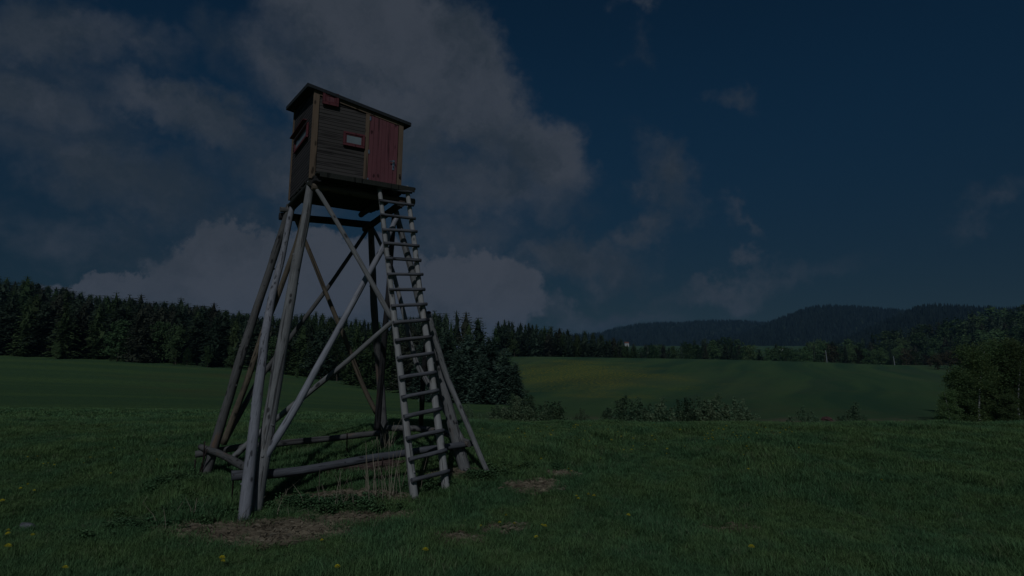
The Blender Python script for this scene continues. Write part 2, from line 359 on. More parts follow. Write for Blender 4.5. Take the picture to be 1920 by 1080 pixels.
# distant hills, each a ridge with its own depth
def ridge(name, Y0, Y1, prof, seed, mtl):
    pxs = np.linspace(prof[0][0], prof[-1][0], 260)
    top = np.interp(pxs, [p[0] for p in prof], [p[1] for p in prof])
    rows = 26; V = []
    for r in range(rows+6):
        t = r/rows
        for x, y in zip(pxs, top):
            if t <= 1:
                Y = Y0+(Y1-Y0)*t; zt = P(x, y, Y1).z; zb = -6.
                s = t*t*(3-2*t)
                z = zb+(zt-zb)*(.75*s+.25*t)
                Xq = P(x, y, Y1).x*(Y/Y1)
            else:
                Y = Y1+(Y1-Y0)*(t-1)*2; z = P(x, y, Y1).z*(1-(t-1)*1.6); Xq = P(x, y, Y1).x*(Y/Y1)
            z += (mn.noise(Vector((Xq*.004+seed, Y*.004, 0)))*18+mn.noise(Vector((Xq*.012+seed, Y*.012, 3)))*7)*math.sin(min(t, 1)*math.pi)
            V.append((Xq, Y, z))
    nc = len(pxs); nr = rows+6
    ix = np.arange(nr*nc).reshape(nr, nc)
    F = np.stack([ix[:-1, :-1].ravel(), ix[:-1, 1:].ravel(), ix[1:, 1:].ravel(), ix[1:, :-1].ravel()], 1)
    o = link(name, mesh_np(name, V, F, [mtl], True)); o['kind'] = 'structure'
    return np.array(V).reshape(nr, nc, 3)
def hillm(q, b):
    pos = q('ShaderNodeNewGeometry').outputs['Position']
    return q.mix(q.ramp(q.noise(pos, .004, 5, .6), .45, .62), (.020,.030,.024), (.045,.066,.036))
M['hill'] = mat('wooded_hill', hillm, .95, .05)
R1 = ridge('hills', 1500, 2300, [(950,640),(1060,634),(1130,628),(1150,622),(1190,613),(1230,609),(1280,608),(1330,604),(1400,606),(1440,608),(1475,606),(1520,612),(1700,630)], 1, M['hill'])
R2 = ridge('hills', 1150, 1750, [(1330,650),(1400,628),(1440,612),(1460,603),(1490,592),(1515,583),(1550,579),(1600,580),(1640,583),(1680,586),(1710,590),(1760,598),(1900,610),(2000,615)], 5, M['hill'])
R3 = ridge('hills', 750, 1200, [(1560,650),(1640,620),(1700,592),(1720,585),(1745,580),(1790,582),(1815,584),(1900,588),(2050,592),(2300,600)], 9, M['hill'])

# ------------------------------------------------------------------ logs and boards
def log_mesh(pts, r0, r1, seed, mtl, knots=.6, seg=10, step=.11):
    """pts: local polyline along +Z. tapered wobbly pole with knot stubs"""
    rnd = random.Random(seed); pts = [Vector(p) for p in pts]
    L = [0]
    for a, b in zip(pts, pts[1:]): L.append(L[-1]+(b-a).length)
    T = L[-1]; k = max(3, int(T/step)); V = []; F = []
    ecc = rnd.uniform(.0, .10); ph = rnd.uniform(0, 6.28)
    def at(s):
        i = max(j for j in range(len(L)) if L[j] <= s+1e-9); i = min(i, len(pts)-2)
        t = (s-L[i])/(L[i+1]-L[i]); t2 = t
        return pts[i].lerp(pts[i+1], t2)
    cen = []
    for j in range(k+1):
        s = T*j/k; c = at(s)
        c = c+Vector((mn.noise(Vector((s*1.3, seed*7.1, 0))), mn.noise(Vector((s*1.3, seed*3.7, 9))), 0))*(.25*r0 if 0 < j < k else .1*r0)
        cen.append(c)
    if len(pts) > 2:
        for _ in range(3): cen = [cen[0]]+[(cen[i-1]+cen[i]*2+cen[i+1])/4 for i in range(1, k)]+[cen[-1]]
    for j, c in enumerate(cen):
        s = T*j/k; r = r0+(r1-r0)*j/k
        r *= 1+.07*mn.noise(Vector((s*3, seed*1.7, 4)))
        for a in range(seg):
            th = 2*math.pi*a/seg
            rr = r*(1+ecc*math.cos(2*(th-ph))+.06*mn.noise(Vector((math.cos(th)*1.3, math.sin(th)*1.3+seed, s*2.2))))
            V.append(c+Vector((rr*math.cos(th), rr*math.sin(th), 0)))
    for j in range(k):
        for a in range(seg):
            b = (a+1) % seg
            F.append((j*seg+a, j*seg+b, (j+1)*seg+b, (j+1)*seg+a))
    nk = int(T*knots*3)
    polys = [tuple(f) for f in F]
    polys.append(tuple(reversed(range(seg)))); polys.append(tuple(range(k*seg, (k+1)*seg)))
    for _ in range(nk):
        s = rnd.uniform(.05, .95)*T; j = int(s/T*k); c = cen[j]; r = (r0+(r1-r0)*s/T)
        th = rnd.uniform(0, 6.28); d = Vector((math.cos(th), math.sin(th), rnd.uniform(.1, .5))).normalized()
        t1 = d.cross(Vector((0, 0, 1))).normalized(); t2 = d.cross(t1)
        kr = rnd.uniform(.10, .22)*r; kl = r*rnd.uniform(1.06, 1.25)
        b0 = len(V)
        for (dd, q) in ((r*.7, 1.6), (r*1.01, 1.35), (kl, .9)):
            for a in range(5):
                t = a*2*math.pi/5; V.append(c+d*dd+(t1*math.cos(t)+t2*math.sin(t))*kr*q)
        for lv in range(2):
            for a in range(5):
                b = (a+1) % 5; polys.append((b0+lv*5+a, b0+lv*5+b, b0+lv*5+5+b, b0+lv*5+5+a))
        polys.append(tuple(b0+10+a for a in range(5)))
    me = bpy.data.meshes.new('log'); me.from_pydata([tuple(v) for v in V], [], polys); me.materials.append(mtl)
    bm = bmesh.new(); bm.from_mesh(me); bmesh.ops.recalc_face_normals(bm, faces=bm.faces); bm.to_mesh(me); bm.free()
    for p in me.polygons: p.use_smooth = len(p.vertices) == 4
    return me
SEED = [0]
def log(name, wp, r0, r1, mtl, parent, knots=.6, **kw):
    """a pole through world points wp"""
    SEED[0] += 1
    wp = [Vector(p) for p in wp]
    ax = (wp[-1]-wp[0]).normalized()
    q = ax.to_track_quat('Z', 'Y').to_matrix().to_4x4(); m = Matrix.Translation(wp[0]) @ q
    inv = m.inverted()
    me = log_mesh([inv @ p for p in wp], r0, r1, SEED[0], mtl, knots)
    me.name = name
    o = bpy.data.objects.new(name, me); COL.objects.link(o)
    o.parent = parent; o.matrix_basis = parent.matrix_basis.inverted() @ m if parent else m
    for k, v in kw.items(): o[k] = v
    return o
def box_bm(bm, x0, x1, y0, y1, z0, z1, top=None, bev=0):
    """box; top: function(x,y)->z for a sloping top"""
    pts = []
    for z in (0, 1):
        for (x, y) in ((x0, y0), (x1, y0), (x1, y1), (x0, y1)):
            zz = z0 if z == 0 else (top(x, y) if top else z1)
            pts.append(bm.verts.new((x, y, zz)))
    fsx = [(3,2,1,0),(4,5,6,7),(0,1,5,4),(1,2,6,5),(2,3,7,6),(3,0,4,7)]
    fc = [bm.faces.new([pts[i] for i in f]) for f in fsx]
    if bev:
        ed = list({e for f in fc for e in f.edges})
        bmesh.ops.bevel(bm, geom=ed, offset=bev, segments=1, affect='EDGES')
def bm_obj(name, bm, mtl, parent=None, **kw):
    me = bpy.data.meshes.new(name); bmesh.ops.recalc_face_normals(bm, faces=bm.faces); bm.to_mesh(me); bm.free(); me.materials.append(mtl)
    o = bpy.data.objects.new(name, me); COL.objects.link(o)
    if parent: o.parent = parent
    for k, v in kw.items(): o[k] = v
    return o
def box(name, x0, x1, y0, y1, z0, z1, mtl, parent, top=None, bev=.003, **kw):
    bm = bmesh.new(); box_bm(bm, x0, x1, y0, y1, z0, z1, top, bev)
    return bm_obj(name, bm, mtl, parent, **kw)
def empty(name, m, **kw):
    o = bpy.data.objects.new(name, None); COL.objects.link(o); o.matrix_basis = m; o.empty_display_size = .2
    for k, v in kw.items(): o[k] = v
    return o

# ------------------------------------------------------------------ the tower
tower = empty('lookout_tower', Matrix.Translation((-2.95, 10.5, .2)), label='four-legged tower of round grey logs with crossed braces carrying the cabin', category='tower')
def G(px, py, dz=-.06):              # where the sight line through a foot meets the ground
    Y = 8.
    for _ in range(40):
        p = P(px, py, Y); h = gz(p.x, p.y)
        Y *= (EYE-h)/(EYE-p.z) if p.z < EYE else 1
        p = P(px, py, Y)
    return p+Vector((0, 0, dz))
FA, FB, FC, FD = G(476,964), G(384,892), G(723,842), G(874,884)
leg = lambda pts, r0, r1, m, **k: log('leg', pts, r0, r1, M[m], tower, **k)
leg([FA, P(508,770,9.2), P(545,560,9.45), P(584,342,9.78)], .105, .062, 'pale', knots=.9)
leg([FB, P(443,700,FB.y+.1), P(502,520,11.0), P(543,385,11.12)], .090, .066, 'mid', knots=.9)
leg([FC, P(712,700,FC.y), P(700,560,11.9), P(696,418,11.84)], .082, .056, 'mid')
leg([FD, P(821,693,FD.y), P(782,550,10.6), P(743,396,10.6)], .104, .050, 'pale', knots=.9)
br = lambda pts, r0, r1, m, **k: log('brace', pts, r0, r1, M[m], tower, **k)
F0 = G(456,980)
br([F0, P(471,830,F0.y+.35), P(490,690,9.3), P(507,560,10.2), P(526,490,10.75), P(549,386,11.0)], .088, .052, 'grey', knots=.8)
br([P(582,352,9.9), P(557,455,10.3), P(521,555,10.4), P(493,622,10.45), P(471,692,10.45), P(419,832,10.5)], .042, .056, 'barky')
br([P(590,348,9.62), P(658,460,9.7), P(736,600,9.78)], .036, .042, 'pale')
br([P(487,873,8.98), P(560,752,9.35), P(640,606,9.8), P(722,458,10.25), P(744,408,10.42)], .060, .044, 'grey', knots=.8)
br([P(743,597,9.72), P(647,682,9.9), P(560,752,10.05), P(505,796,10.15), P(433,862,10.3)], .038, .052, 'pale')
br([P(700,430,11.72), P(736,503,11.4), P(780,683,11.05), P(828,757,10.85), P(868,828,10.75)], .034, .058, 'pale')
br([P(739,408,10.75), P(733,478,10.9), P(725,590,11.2), P(717,680,11.5), P(707,808,11.95)], .042, .060, 'dark')
br([P(552,402,11.2), P(596,511,11.4), P(624,580,11.5), P(649,640,11.6), P(679,719,11.75), P(706,775,11.85)], .038, .044, 'barky')
br([P(692,426,11.95), P(622,530,11.8), P(582,583,11.6), P(538,642,11.4), P(481,718,11.1), P(420,830,10.75)], .034, .048, 'mid')
FE = G(921,896); FP = G(789,808)
br([P(803,590,10.45), P(835,700,10.6), FE], .050, .040, 'pale', label='pale outer strut splayed to the right')
br([P(804,586,10.95), P(796,675,11.2), P(791,760,11.6), FP], .040, .048, 'dark')
bmf = lambda pts, r0, r1, m, **k: log('ground_beam', pts, r0, r1, M[m], tower, knots=.25, **k)
bmf([P(434,892,9.0), P(560,884,9.35), P(700,858,9.9), P(890,830,10.75)], .074, .052, 'beam')
bmf([P(366,852,10.55), P(450,838,10.8), P(560,828,11.2), P(662,818,11.6), P(712,812,11.85)], .056, .052, 'mid')
bmf([P(726,803,12.2), P(790,803,11.9), P(835,811,11.2), P(880,832,10.6)], .056, .056, 'mid')
bmf([P(376,838,10.6), P(412,850,10.2), P(440,866,9.8), P(468,882,9.2)], .050, .066, 'mid')
def rod(a, b, r=.011):
    log('iron_rod', [a, b], r, r, M['rust'], tower, knots=0)
rod(P(384,828,10.35), G(378,893)); rod(P(388,842,10.3), G(371,894)); rod(P(438,890,8.95), G(434,946)); rod(P(651,812,11.3), G(650,858))
rod(P(718,858,9.9), G(713,905)); rod(P(366,862,10.5), G(365,890)); rod(P(757,804,12.), G(757,822), .02)

# cabin frame: x along the door face, y along the shaded side, z up (the old tower leans a little)
YAW = .5358; TX = -.0258; TY = .0166
CABM = Matrix.Translation((-3.2058, 9.7027, 4.9939)) @ Matrix.Rotation(TX, 4, 'X') @ Matrix.Rotation(TY, 4, 'Y') @ Matrix.Rotation(YAW, 4, 'Z')
W_, D_, H_, SA, SB = 1.516, 1.585, 1.464, -.238, .221
hr = lambda x, y: H_+SA*x/W_+SB*y/D_
C = lambda x, y, z: CABM @ Vector((x, y, z))
# log heads and decking under the cabin
def tlog(a, b, r0, r1, m, nm='cross_beam'): return log(nm, [C(*a), C(*b)], r0, r1, M[m], tower, .3)
tlog((.02, -.06, -.11), (.03, 1.72, -.12), .052, .052, 'mossy')
tlog((.02, -.14, -.185), (1.72, -.13, -.175), .052, .062, 'barky')
tlog((-.12, 1.72, -.30), (1.62, 1.74, -.22), .065, .065, 'dark')
tlog((1.45, -.28, -.27), (1.50, 1.85, -.30), .062, .062, 'dark')
tlog((.08, -.30, -.085), (.10, 1.78, -.105), .055, .06, 'dark')
tlog((1.30, -.34, -.085), (1.32, 1.55, -.105), .055, .055, 'dark')
tlog((-.13, 1.60, -.20), (.06, 1.62, -.20), .05, .05, 'mid', 'log_stub')
deck = empty('platform', Matrix.Identity(4)); deck.parent = tower; deck.matrix_basis = tower.matrix_basis.inverted() @ CABM
rnd = random.Random(3)
for i in range(13):                                   # deck boards run along the door face
    y0 = .01+i*.118
    box('board', .0+rnd.uniform(-.02, .02), W_+rnd.uniform(-.01, .05), y0, y0+.112, -.045, -.008+rnd.uniform(-.003, 0), M['mossy'], deck)
for i, y0 in enumerate((-.375, -.25, -.125)):
    box('board', .04+rnd.uniform(-.03, .03), W_+.07+rnd.uniform(-.03, .06), y0, y0+.117, -.036, rnd.uniform(-.003, .003), M['mossy'], deck)
box('fascia_board', .07, 1.62, -.40, -.378, -.085, -.002, M['mossy'], deck)

# ladder
ladder = empty('ladder', Matrix.Translation((-1.2, 9.7, .1)), label='tall pole ladder with round rungs leaning up to the red door', category='ladder')
LB, RB = G(779,940), G(838,921)
LT, RT = P(711,348,10.0), P(762,350,10.22)
rl = [LB, LB.lerp(LT, .33), LB.lerp(LT, .68), LT]; rr = [RB, RB.lerp(RT, .33), RB.lerp(RT, .68), RT]
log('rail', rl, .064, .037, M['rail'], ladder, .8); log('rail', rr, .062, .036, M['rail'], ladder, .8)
RY = [357,382,408,434,460,487,515,544,573,603,635,667,702,738,774,813,850,890]
def on(pts, py):                                       # point of a rail at a photo row
    a, b = pts[0], pts[-1]; lo, hi = 0., 1.
    row = lambda t: (lambda p: 540-FPX*((-(p.y)*math.sin(PITCH)+(p.z-EYE)*math.cos(PITCH))/(p.y*math.cos(PITCH)+(p.z-EYE)*math.sin(PITCH))))(a.lerp(b, t))
    for _ in range(40):
        m = (lo+hi)/2
        if row(m) > py: lo = m
        else: hi = m
    return a.lerp(b, lo), lo
rr_ = random.Random(11)
for i, y in enumerate(RY):
    tilt = -4+ (i/17)*-0
    tt = i/17
    dl = -4.5*(1-tt)+8*tt                              # rungs tip down to the right above, up to the right below
    p, tl = on(rl, y+dl+rr_.uniform(-1, 1)); q_, tr_ = on(rr, y-dl+rr_.uniform(-1.2, 1.2))
    d = (q_-p).normalized(); fwd = Vector((.1, -.065, .01))*(.95-.35*tt*0)
    off = Vector((.5, -.86, 0)).normalized()*(.045+.02*(1-tl)+.025)
    ext = .055
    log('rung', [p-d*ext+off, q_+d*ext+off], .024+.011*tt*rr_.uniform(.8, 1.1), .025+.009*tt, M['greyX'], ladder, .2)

# cabin
cabin = empty('cabin', CABM, label='dark brown plank hunting cabin with red door and sloping black roof on log tower', category='cabin')
PIT = .058
def side(axis, fixed, lo, hi, out, mtl, hfun):
    """lapped boards; axis 'x' or 'y' is the running direction, fixed the other coordinate, out the outward sign"""
    k = 0
    while True:
        z0 = k*PIT; z1 = z0+PIT-.002; k += 1
        t0, t1 = lo, hi
        h0, h1 = hfun(lo)-.004, hfun(hi)-.004
        if z0 > max(h0, h1)-.012: break
        if h0 < z0+.004: t0 = lo+(hi-lo)*(z0+.006-h0)/(h1-h0)
        if h1 < z0+.004: t1 = lo+(hi-lo)*(z0+.006-h0)/(h1-h0)
        a0 = min(z1, hfun(t0)-.004); a1 = min(z1, hfun(t1)-.004)
        bm = bmesh.new()
        sec = []
        for t, zt in ((t0, a0), (t1, a1)):
            row = []
            for (o_, zz) in ((-.012, z0), (.010, z0), (.005, zt), (-.012, zt)):
                f = fixed+out*o_
                row.append(bm.verts.new((t, f, zz) if axis == 'x' else (f, t, zz)))
            sec.append(row)
        bm.faces.new(sec[0]); bm.faces.new(sec[1][::-1])
        for i in range(4):
            j = (i+1) % 4; bm.faces.new((sec[0][i], sec[0][j], sec[1][j], sec[1][i]))
        bm_obj('plank', bm, mtl, cabin)
side('x', .012, .085, .860, -1, M['plank'], lambda t: hr(t, 0)-.07)
side('y', .012, .012, D_-.06, -1, M['plankY'], lambda t: hr(0, t)-.004)
side('x', D_-.012, .03, W_-.03, 1, M['plank'], lambda t: hr(t, D_)-.004)
side('y', W_-.012, .03, D_-.03, 1, M['plankY'], lambda t: hr(W_, t)-.004)
post = lambda x0, x1, y0, y1, e=.004, z0=-.02: box('corner_post', x0, x1, y0, y1, z0, 0, M['trim'], cabin, top=lambda x, y: hr(x, y)-e)
post(-.008, .085, -.012, .03); post(W_-.075, W_+.008, -.012, .04); post(-.010, .03, D_-.058, D_+.01); post(W_-.03, W_+.01, D_-.05, D_+.01)
box('door_post', .860, .925, -.014, .03, -.005, 0, M['trim'], cabin, top=lambda x, y: hr(x, y)-.078)
# top rail under the eave
bm = bmesh.new()
x0, x1 = .086, W_-.076
vv = [bm.verts.new(v) for v in ((x0,-.016,hr(x0,0)-.076),(x1,-.016,hr(x1,0)-.076),(x1,.02,hr(x1,0)-.076),(x0,.02,hr(x0,0)-.076),
      (x0,-.016,hr(x0,0)-.002),(x1,-.016,hr(x1,0)-.002),(x1,.02,hr(x1,0)-.002),(x0,.02,hr(x0,0)-.002))]
for f in [(3,2,1,0),(4,5,6,7),(0,1,5,4),(1,2,6,5),(2,3,7,6),(3,0,4,7)]: bm.faces.new([vv[i] for i in f])
bm_obj('top_rail', bm, M['trim'], cabin)
# roof: boarding, felt with turned-down edges
oh = .105; of = .035
def slab(name, x0, x1, y0, y1, dz0, dz1, mtl, parent, sub=1):
    bm = bmesh.new(); pts = []
    for dz in (dz0, dz1):
        for (x, y) in ((x0, y0), (x1, y0), (x1, y1), (x0, y1)): pts.append(bm.verts.new((x, y, hr(x, y)+dz)))
    for f in [(3,2,1,0),(4,5,6,7),(0,1,5,4),(1,2,6,5),(2,3,7,6),(3,0,4,7)]: bm.faces.new([pts[i] for i in f])
    return bm_obj(name, bm, mtl, parent)
roof = slab('roof', -oh, W_+oh, -of, D_+oh, .0, .028, M['mossy'], cabin)
slab('roofing_felt', -oh-.008, W_+oh+.008, -of-.008, D_+oh+.008, .0285, .040, M['felt'], roof)
slab('eave_strip', -oh-.022, -oh-.0085, -of-.022, D_+oh+.022, -.022, .042, M['felt'], roof)
slab('eave_strip', W_+oh+.0085, W_+oh+.022, -of-.022, D_+oh+.022, -.022, .042, M['felt'], roof)
slab('eave_strip', -oh-.0084, W_+oh+.0084, -of-.022, -of-.0085, -.012, .042, M['felt'], roof)
slab('eave_strip', -oh-.0084, W_+oh+.0084, D_+oh+.0085, D_+oh+.022, -.020, .042, M['felt'], roof)
# door
dtop = lambda x, y: hr(x, 0)-.082
door = box('door', .930, 1.432, .0, .02, .035, 0, M['red'], cabin, top=dtop)
for i in range(7):
    xa = .931+i*.0715
    box('plank', xa, xa+.0690, -.018, -.0005, .04, 0, M['red'], door, top=lambda x, y: hr(x, 0)-.088, bev=.004)
for z in (.107, .593, 1.17):
    box('hinge', .918, .944, -.024, -.019, z-.035, z+.035, M['steel'], door, bev=.001)
bm = bmesh.new(); box_bm(bm, 1.345, 1.383, -.026, -.0185, .35, .53, None, .004)
hnd = bm_obj('door_handle', bm, M['steel'], door)
bm = bmesh.new(); box_bm(bm, 1.352, 1.376, -.060, -.0265, .478, .500, None, .004); box_bm(bm, 1.285, 1.3515, -.060, -.046, .480, .498, None, .004)
bm_obj('lever', bm, M['steel'], hnd)
bm = bmesh.new(); bmesh.ops.create_cone(bm, segments=12, radius1=.010, radius2=.010, depth=.008, cap_ends=True, matrix=Matrix.Translation((1.364, -.031, .405)) @ Matrix.Rotation(R_(90), 4, 'X'))
bm_obj('keyhole', bm, M['void'], hnd)
box('latch', 1.472, 1.492, -.040, -.0125, .235, .300, M['rust'], cabin)
# windows: outer boards, stepped inner frame, pane
def window(to, a0, a1, z0, z1, wd, parent, pane_m, steps=2):
    """to(a, o, z): wall coordinates (along, outward, up) to cabin coordinates"""
    def ring(name, a0, a1, z0, z1, wd, o0, o1, par):
        bm = bmesh.new()
        for (p0, p1, q0, q1) in ((a0, a1, z1-wd, z1), (a0, a1, z0, z0+wd), (a0, a0+wd, z0+wd+.001, z1-wd-.001), (a1-wd, a1, z0+wd+.001, z1-wd-.001)):
            c = [to(p0, o0, q0), to(p1, o1, q1)]
            lo = [min(c[0][i], c[1][i]) for i in range(3)]; hi = [max(c[0][i], c[1][i]) for i in range(3)]
            box_bm(bm, lo[0], hi[0], lo[1], hi[1], lo[2], hi[2], None, .003)
        return bm_obj(name, bm, M['redf'], par)
    wn = ring('window', a0, a1, z0, z1, wd, .002, .034, parent)
    e = wd+.004
    ring('frame', a0+e, a1-e, z0+e, z1-e, wd*.45, .002, .024, wn)
    e2 = e+wd*.45+.003
    c = [to(a0+e2, .003, z0+e2), to(a1-e2, .017, z1-e2)]
    lo = [min(c[0][i], c[1][i]) for i in range(3)]; hi = [max(c[0][i], c[1][i]) for i in range(3)]
    box('pane', lo[0], hi[0], lo[1], hi[1], lo[2], hi[2], M[pane_m], wn, bev=0)
    return wn
front = lambda a, o, z: (a, -.004-o-.001, z)
leftw = lambda a, o, z: (-.004-o-.001, a, z)
window(front, .495, .850, .622, .858, .034, cabin, 'pane')
hatch = window(lambda a, o, z: (a, -.0175-o, z), .125, .385, 1.235, 1.452, .044, cabin, 'void'); hatch.name = 'vent_hatch'
for ch in hatch.children:
    if ch.name.startswith('pane'): ch.name = 'panel'; ch.data.materials[0] = M['red']
window(leftw, .25, 1.22, .735, .99, .042, cabin, 'pane')
box('awning', -.115, -.045, .22, 1.25, 1.004, 1.020, M['redf'], cabin)

# ------------------------------------------------------------------ trees
def tri_mesh(name, V, F, mats, mi): return mesh_np(name, V, F, mats, False, mi)
def spruce(name, H, Rr, seed, mtl, levels=26, per=7, spr=9, base=.06, shape=.85):
    rnd = random.Random(seed); V = []; F = []
    def tri(a, b, c): k = len(V); V.extend((a, b, c)); F.append((k, k+1, k+2))
    for i in range(levels):
        t = (i+rnd.uniform(-.3, .3))/levels; t = min(max(t, 0), .985)
        z = H*(base+(1-base)*t); r = Rr*(.10+.90*(1-t)**shape)*(.6+.4*min(1, (t+.05)*6))
        nb = max(4, int(per*(1-t*.45)))
        a0 = rnd.uniform(0, 6.28)
        for j in range(nb):
            a = a0+j*6.283/nb+rnd.uniform(-.35, .35); L = r*rnd.uniform(.62, 1.18)
            dz = -.32*L if t < .7 else .15*L
            dr = Vector((math.cos(a), math.sin(a), 0)); tn = Vector((-dr.y, dr.x, 0))
            ns = max(3, int(spr*(1-t*.5)))
            for s in range(ns):
                f = .18+.82*(s+rnd.random())/ns
                p = dr*(L*f)+Vector((0, 0, z+dz*f*f+rnd.uniform(-.02, .02)*H*.3))
                wd = L*.22*(1.15-f*.6)*rnd.uniform(.6, 1.3)+.011*H
                sd = rnd.choice((-1, 1))
                q1 = p+tn*sd*wd*rnd.uniform(.5, 1.2)+dr*wd*.5+Vector((0, 0, -wd*rnd.uniform(.1, .6)))
                q2 = p+dr*wd*rnd.uniform(.7, 1.3)+Vector((0, 0, -wd*rnd.uniform(-.15, .35)))+tn*sd*wd*.2
                tri(tuple(p), tuple(q1), tuple(q2))
    K = 9; sg = 7; b0 = len(V)                      # dense inner twigs near the stem
    for i in range(K+1):
        t = i/K
        for a in range(sg):
            rr = Rr*.42*(.04+.96*(1-t)**shape)*rnd.uniform(.35, 1.35)*(1 if a % 2 else 1.5); an = a*6.283/sg+i*.4
            V.append((rr*math.cos(an), rr*math.sin(an), H*(base+(1-base)*t*.97)+rnd.uniform(-.02, .02)*H))
    for i in range(K):
        for a in range(sg):
            b = (a+1) % sg; p0, p1, p2, p3 = b0+i*sg+a, b0+i*sg+b, b0+(i+1)*sg+b, b0+(i+1)*sg+a
            F.append((p0, p1, p2)); F.append((p0, p2, p3))
    tri((0.03, 0, H*.95), (-.03, .02, H*.95), (0, 0, H*1.03)); tri((0, 0.03, H*.95), (.02, -.03, H*.95), (0, 0, H*1.03))
    return tri_mesh(name, V, F, [mtl], None)
def trunk_mesh(name, H, r, mtl, seed=0, bend=.02, seg=6):
    rnd = random.Random(seed); V = []; F = []; K = 7
    bx, by = rnd.uniform(-bend, bend)*H, rnd.uniform(-bend, bend)*H
    for i in range(K+1):
        t = i/K; rr = r*(1-t*.85)*(1.25 if i == 0 else 1)
        cx = bx*t*t+.01*H*math.sin(t*5+seed); cy = by*t*t
        for a in range(seg):
            V.append((cx+rr*math.cos(a*6.283/seg), cy+rr*math.sin(a*6.283/seg), H*t-.3*(i == 0)))
    for i in range(K):
        for a in range(seg):
            b = (a+1) % seg; F.append((i*seg+a, i*seg+b, (i+1)*seg+b, (i+1)*seg+a))
    return mesh_np(name, V, F, [mtl], True)
def crown(name, H, Rr, seed, mtl, nl=9, leaves=1800, z0=.2, size=.16, droop=0):
    """leaf clumps scattered through uneven lobes"""
    rnd = random.Random(seed); V = []; F = []
    lobes = []
    for i in range(nl):
        t = (i+.5)/nl; z = H*(z0+(1-z0)*t*.9); rad = Rr*math.sin(min(1, .25+t*.9)*math.pi*.92)**.6*.62
        a = i*2.4+rnd.uniform(-.5, .5)
        lobes.append((Vector((math.cos(a)*rad*rnd.uniform(.5, 1), math.sin(a)*rad*rnd.uniform(.5, 1), z)), Rr*rnd.uniform(.30, .52)))
    lobes.append((Vector((0, 0, H*.55)), Rr*.5))
    cl = []
    for i in range(leaves//12):
        c, r = rnd.choice(lobes)
        d = Vector((rnd.gauss(0, 1), rnd.gauss(0, 1), rnd.gauss(0, .8))).normalized()
        cl.append((c+d*r*rnd.random()**.45, r*.22))
    for c, cr in cl:
        for j in range(12):
            p = c+Vector((rnd.gauss(0, 1), rnd.gauss(0, 1), rnd.gauss(0, .9)-droop))*cr
            if p.z < .05: p.z = abs(p.z)+.05
            if p.z > H: p.z = 2*H-p.z
            s = size*rnd.uniform(.5, 1.2)
            a = Vector((rnd.gauss(0, 1), rnd.gauss(0, 1), rnd.gauss(0, 1))).normalized(); b = a.orthogonal().normalized()
            k = len(V); V.extend((tuple(p-a*s*.5), tuple(p+a*s*.5), tuple(p+b*s*.8))); F.append((k, k+1, k+2))
    return tri_mesh(name, V, F, [mtl], None)
def shrub(name, H, Rr, seed, mtl, plumes=9, leaves=4200, size=.07):
    """ragged bush: many upright leafy shoots of different heights"""
    rnd = random.Random(seed); V = []; F = []
    pl = []
    for i in range(plumes):
        a = rnd.uniform(0, 6.28); r = Rr*rnd.random()**.6*.8
        pl.append((math.cos(a)*r, math.sin(a)*r, H*(1-.5*(r/Rr)**2)*rnd.uniform(.62, 1.0), rnd.uniform(-.15, .15), rnd.uniform(-.15, .15), Rr*rnd.uniform(.22, .4)))
    pl[0] = (0, 0, H, .05, 0, Rr*.25)
    for i in range(leaves):
        x, y, h, lx, ly, sp_ = rnd.choice(pl); t = rnd.random()**.8; g = sp_*(1.05-t)**.6
        p = Vector((x+lx*t*h+rnd.gauss(0, .55)*g, y+ly*t*h+rnd.gauss(0, .55)*g, t*h+.03)); s = size*rnd.uniform(.5, 1.2)
        a = Vector((rnd.gauss(0, 1), rnd.gauss(0, 1), rnd.gauss(0, 1))).normalized(); b = a.orthogonal().normalized()
        k = len(V); V.extend((tuple(p-a*s*.5), tuple(p+a*s*.5), tuple(p+b*s*.8))); F.append((k, k+1, k+2))
    return tri_mesh(name, V, F, [mtl], None)
KIND = {}
def kind(key, name, tm, cm): KIND[key] = (name, tm, cm)
for i in range(4):
    kind('spruce%d' % i, 'spruce_tree', trunk_mesh('trunk', 11.5, .19, M['bark'], i), spruce('crown', 14, 2.9+.4*i, 20+i, M['needle'] if i != 2 else M['needle_tan'], 27, 9, 12, .02 if i < 3 else .25, .70))
for i in range(2):
    kind('thin%d' % i, 'spruce_tree', trunk_mesh('trunk', 11.5, .16, M['bark'], 9+i), spruce('crown', 14, 1.9, 40+i, M['needle'], 20, 6, 7, .45, .6))
for i in range(3):
    kind('big%d' % i, 'spruce_tree', trunk_mesh('trunk', 6.5, .2, M['bark'], 15+i), spruce('crown', 9.3, 2.7, 60+i, M['needle_fresh'], 42, 12, 14, .01, .62))
for i in range(2):
    kind('larch%d' % i, 'larch_tree', trunk_mesh('trunk', 10, .17, M['bark'], 25+i), spruce('crown', 13, 2.6, 80+i, M['larch'], 26, 9, 12, .02, .60))
for i in range(3):
    kind('broad%d' % i, 'broadleaf_tree', trunk_mesh('trunk', 6, .15, M['bark'], 35+i), crown('crown', 8, 3.0, 90+i, M['broad'], 9, 1500, .12, .42))
kind('bronze0', 'broadleaf_tree', trunk_mesh('trunk', 6, .15, M['bark'], 45), crown('crown', 8, 3.2, 99, M['brownleaf'], 9, 1400, .15, .42))
for i in range(3):
    kind('birch%d' % i, 'birch_tree', trunk_mesh('trunk', 6.6, .075, M['birchbark'], 55+i, .10, 7), crown('crown', 7.4, 1.75, 110+i, M['birch'], 16, 9500, .07, .15, .06))
for i in range(3):
    kind('bush%d' % i, 'bush', trunk_mesh('trunk', 1.3, .03, M['bark'], 65+i, .1, 5), shrub('crown', 2.2, 1.5, 130+i, M['bushleaf'], 16+4*i, 6500, .09))
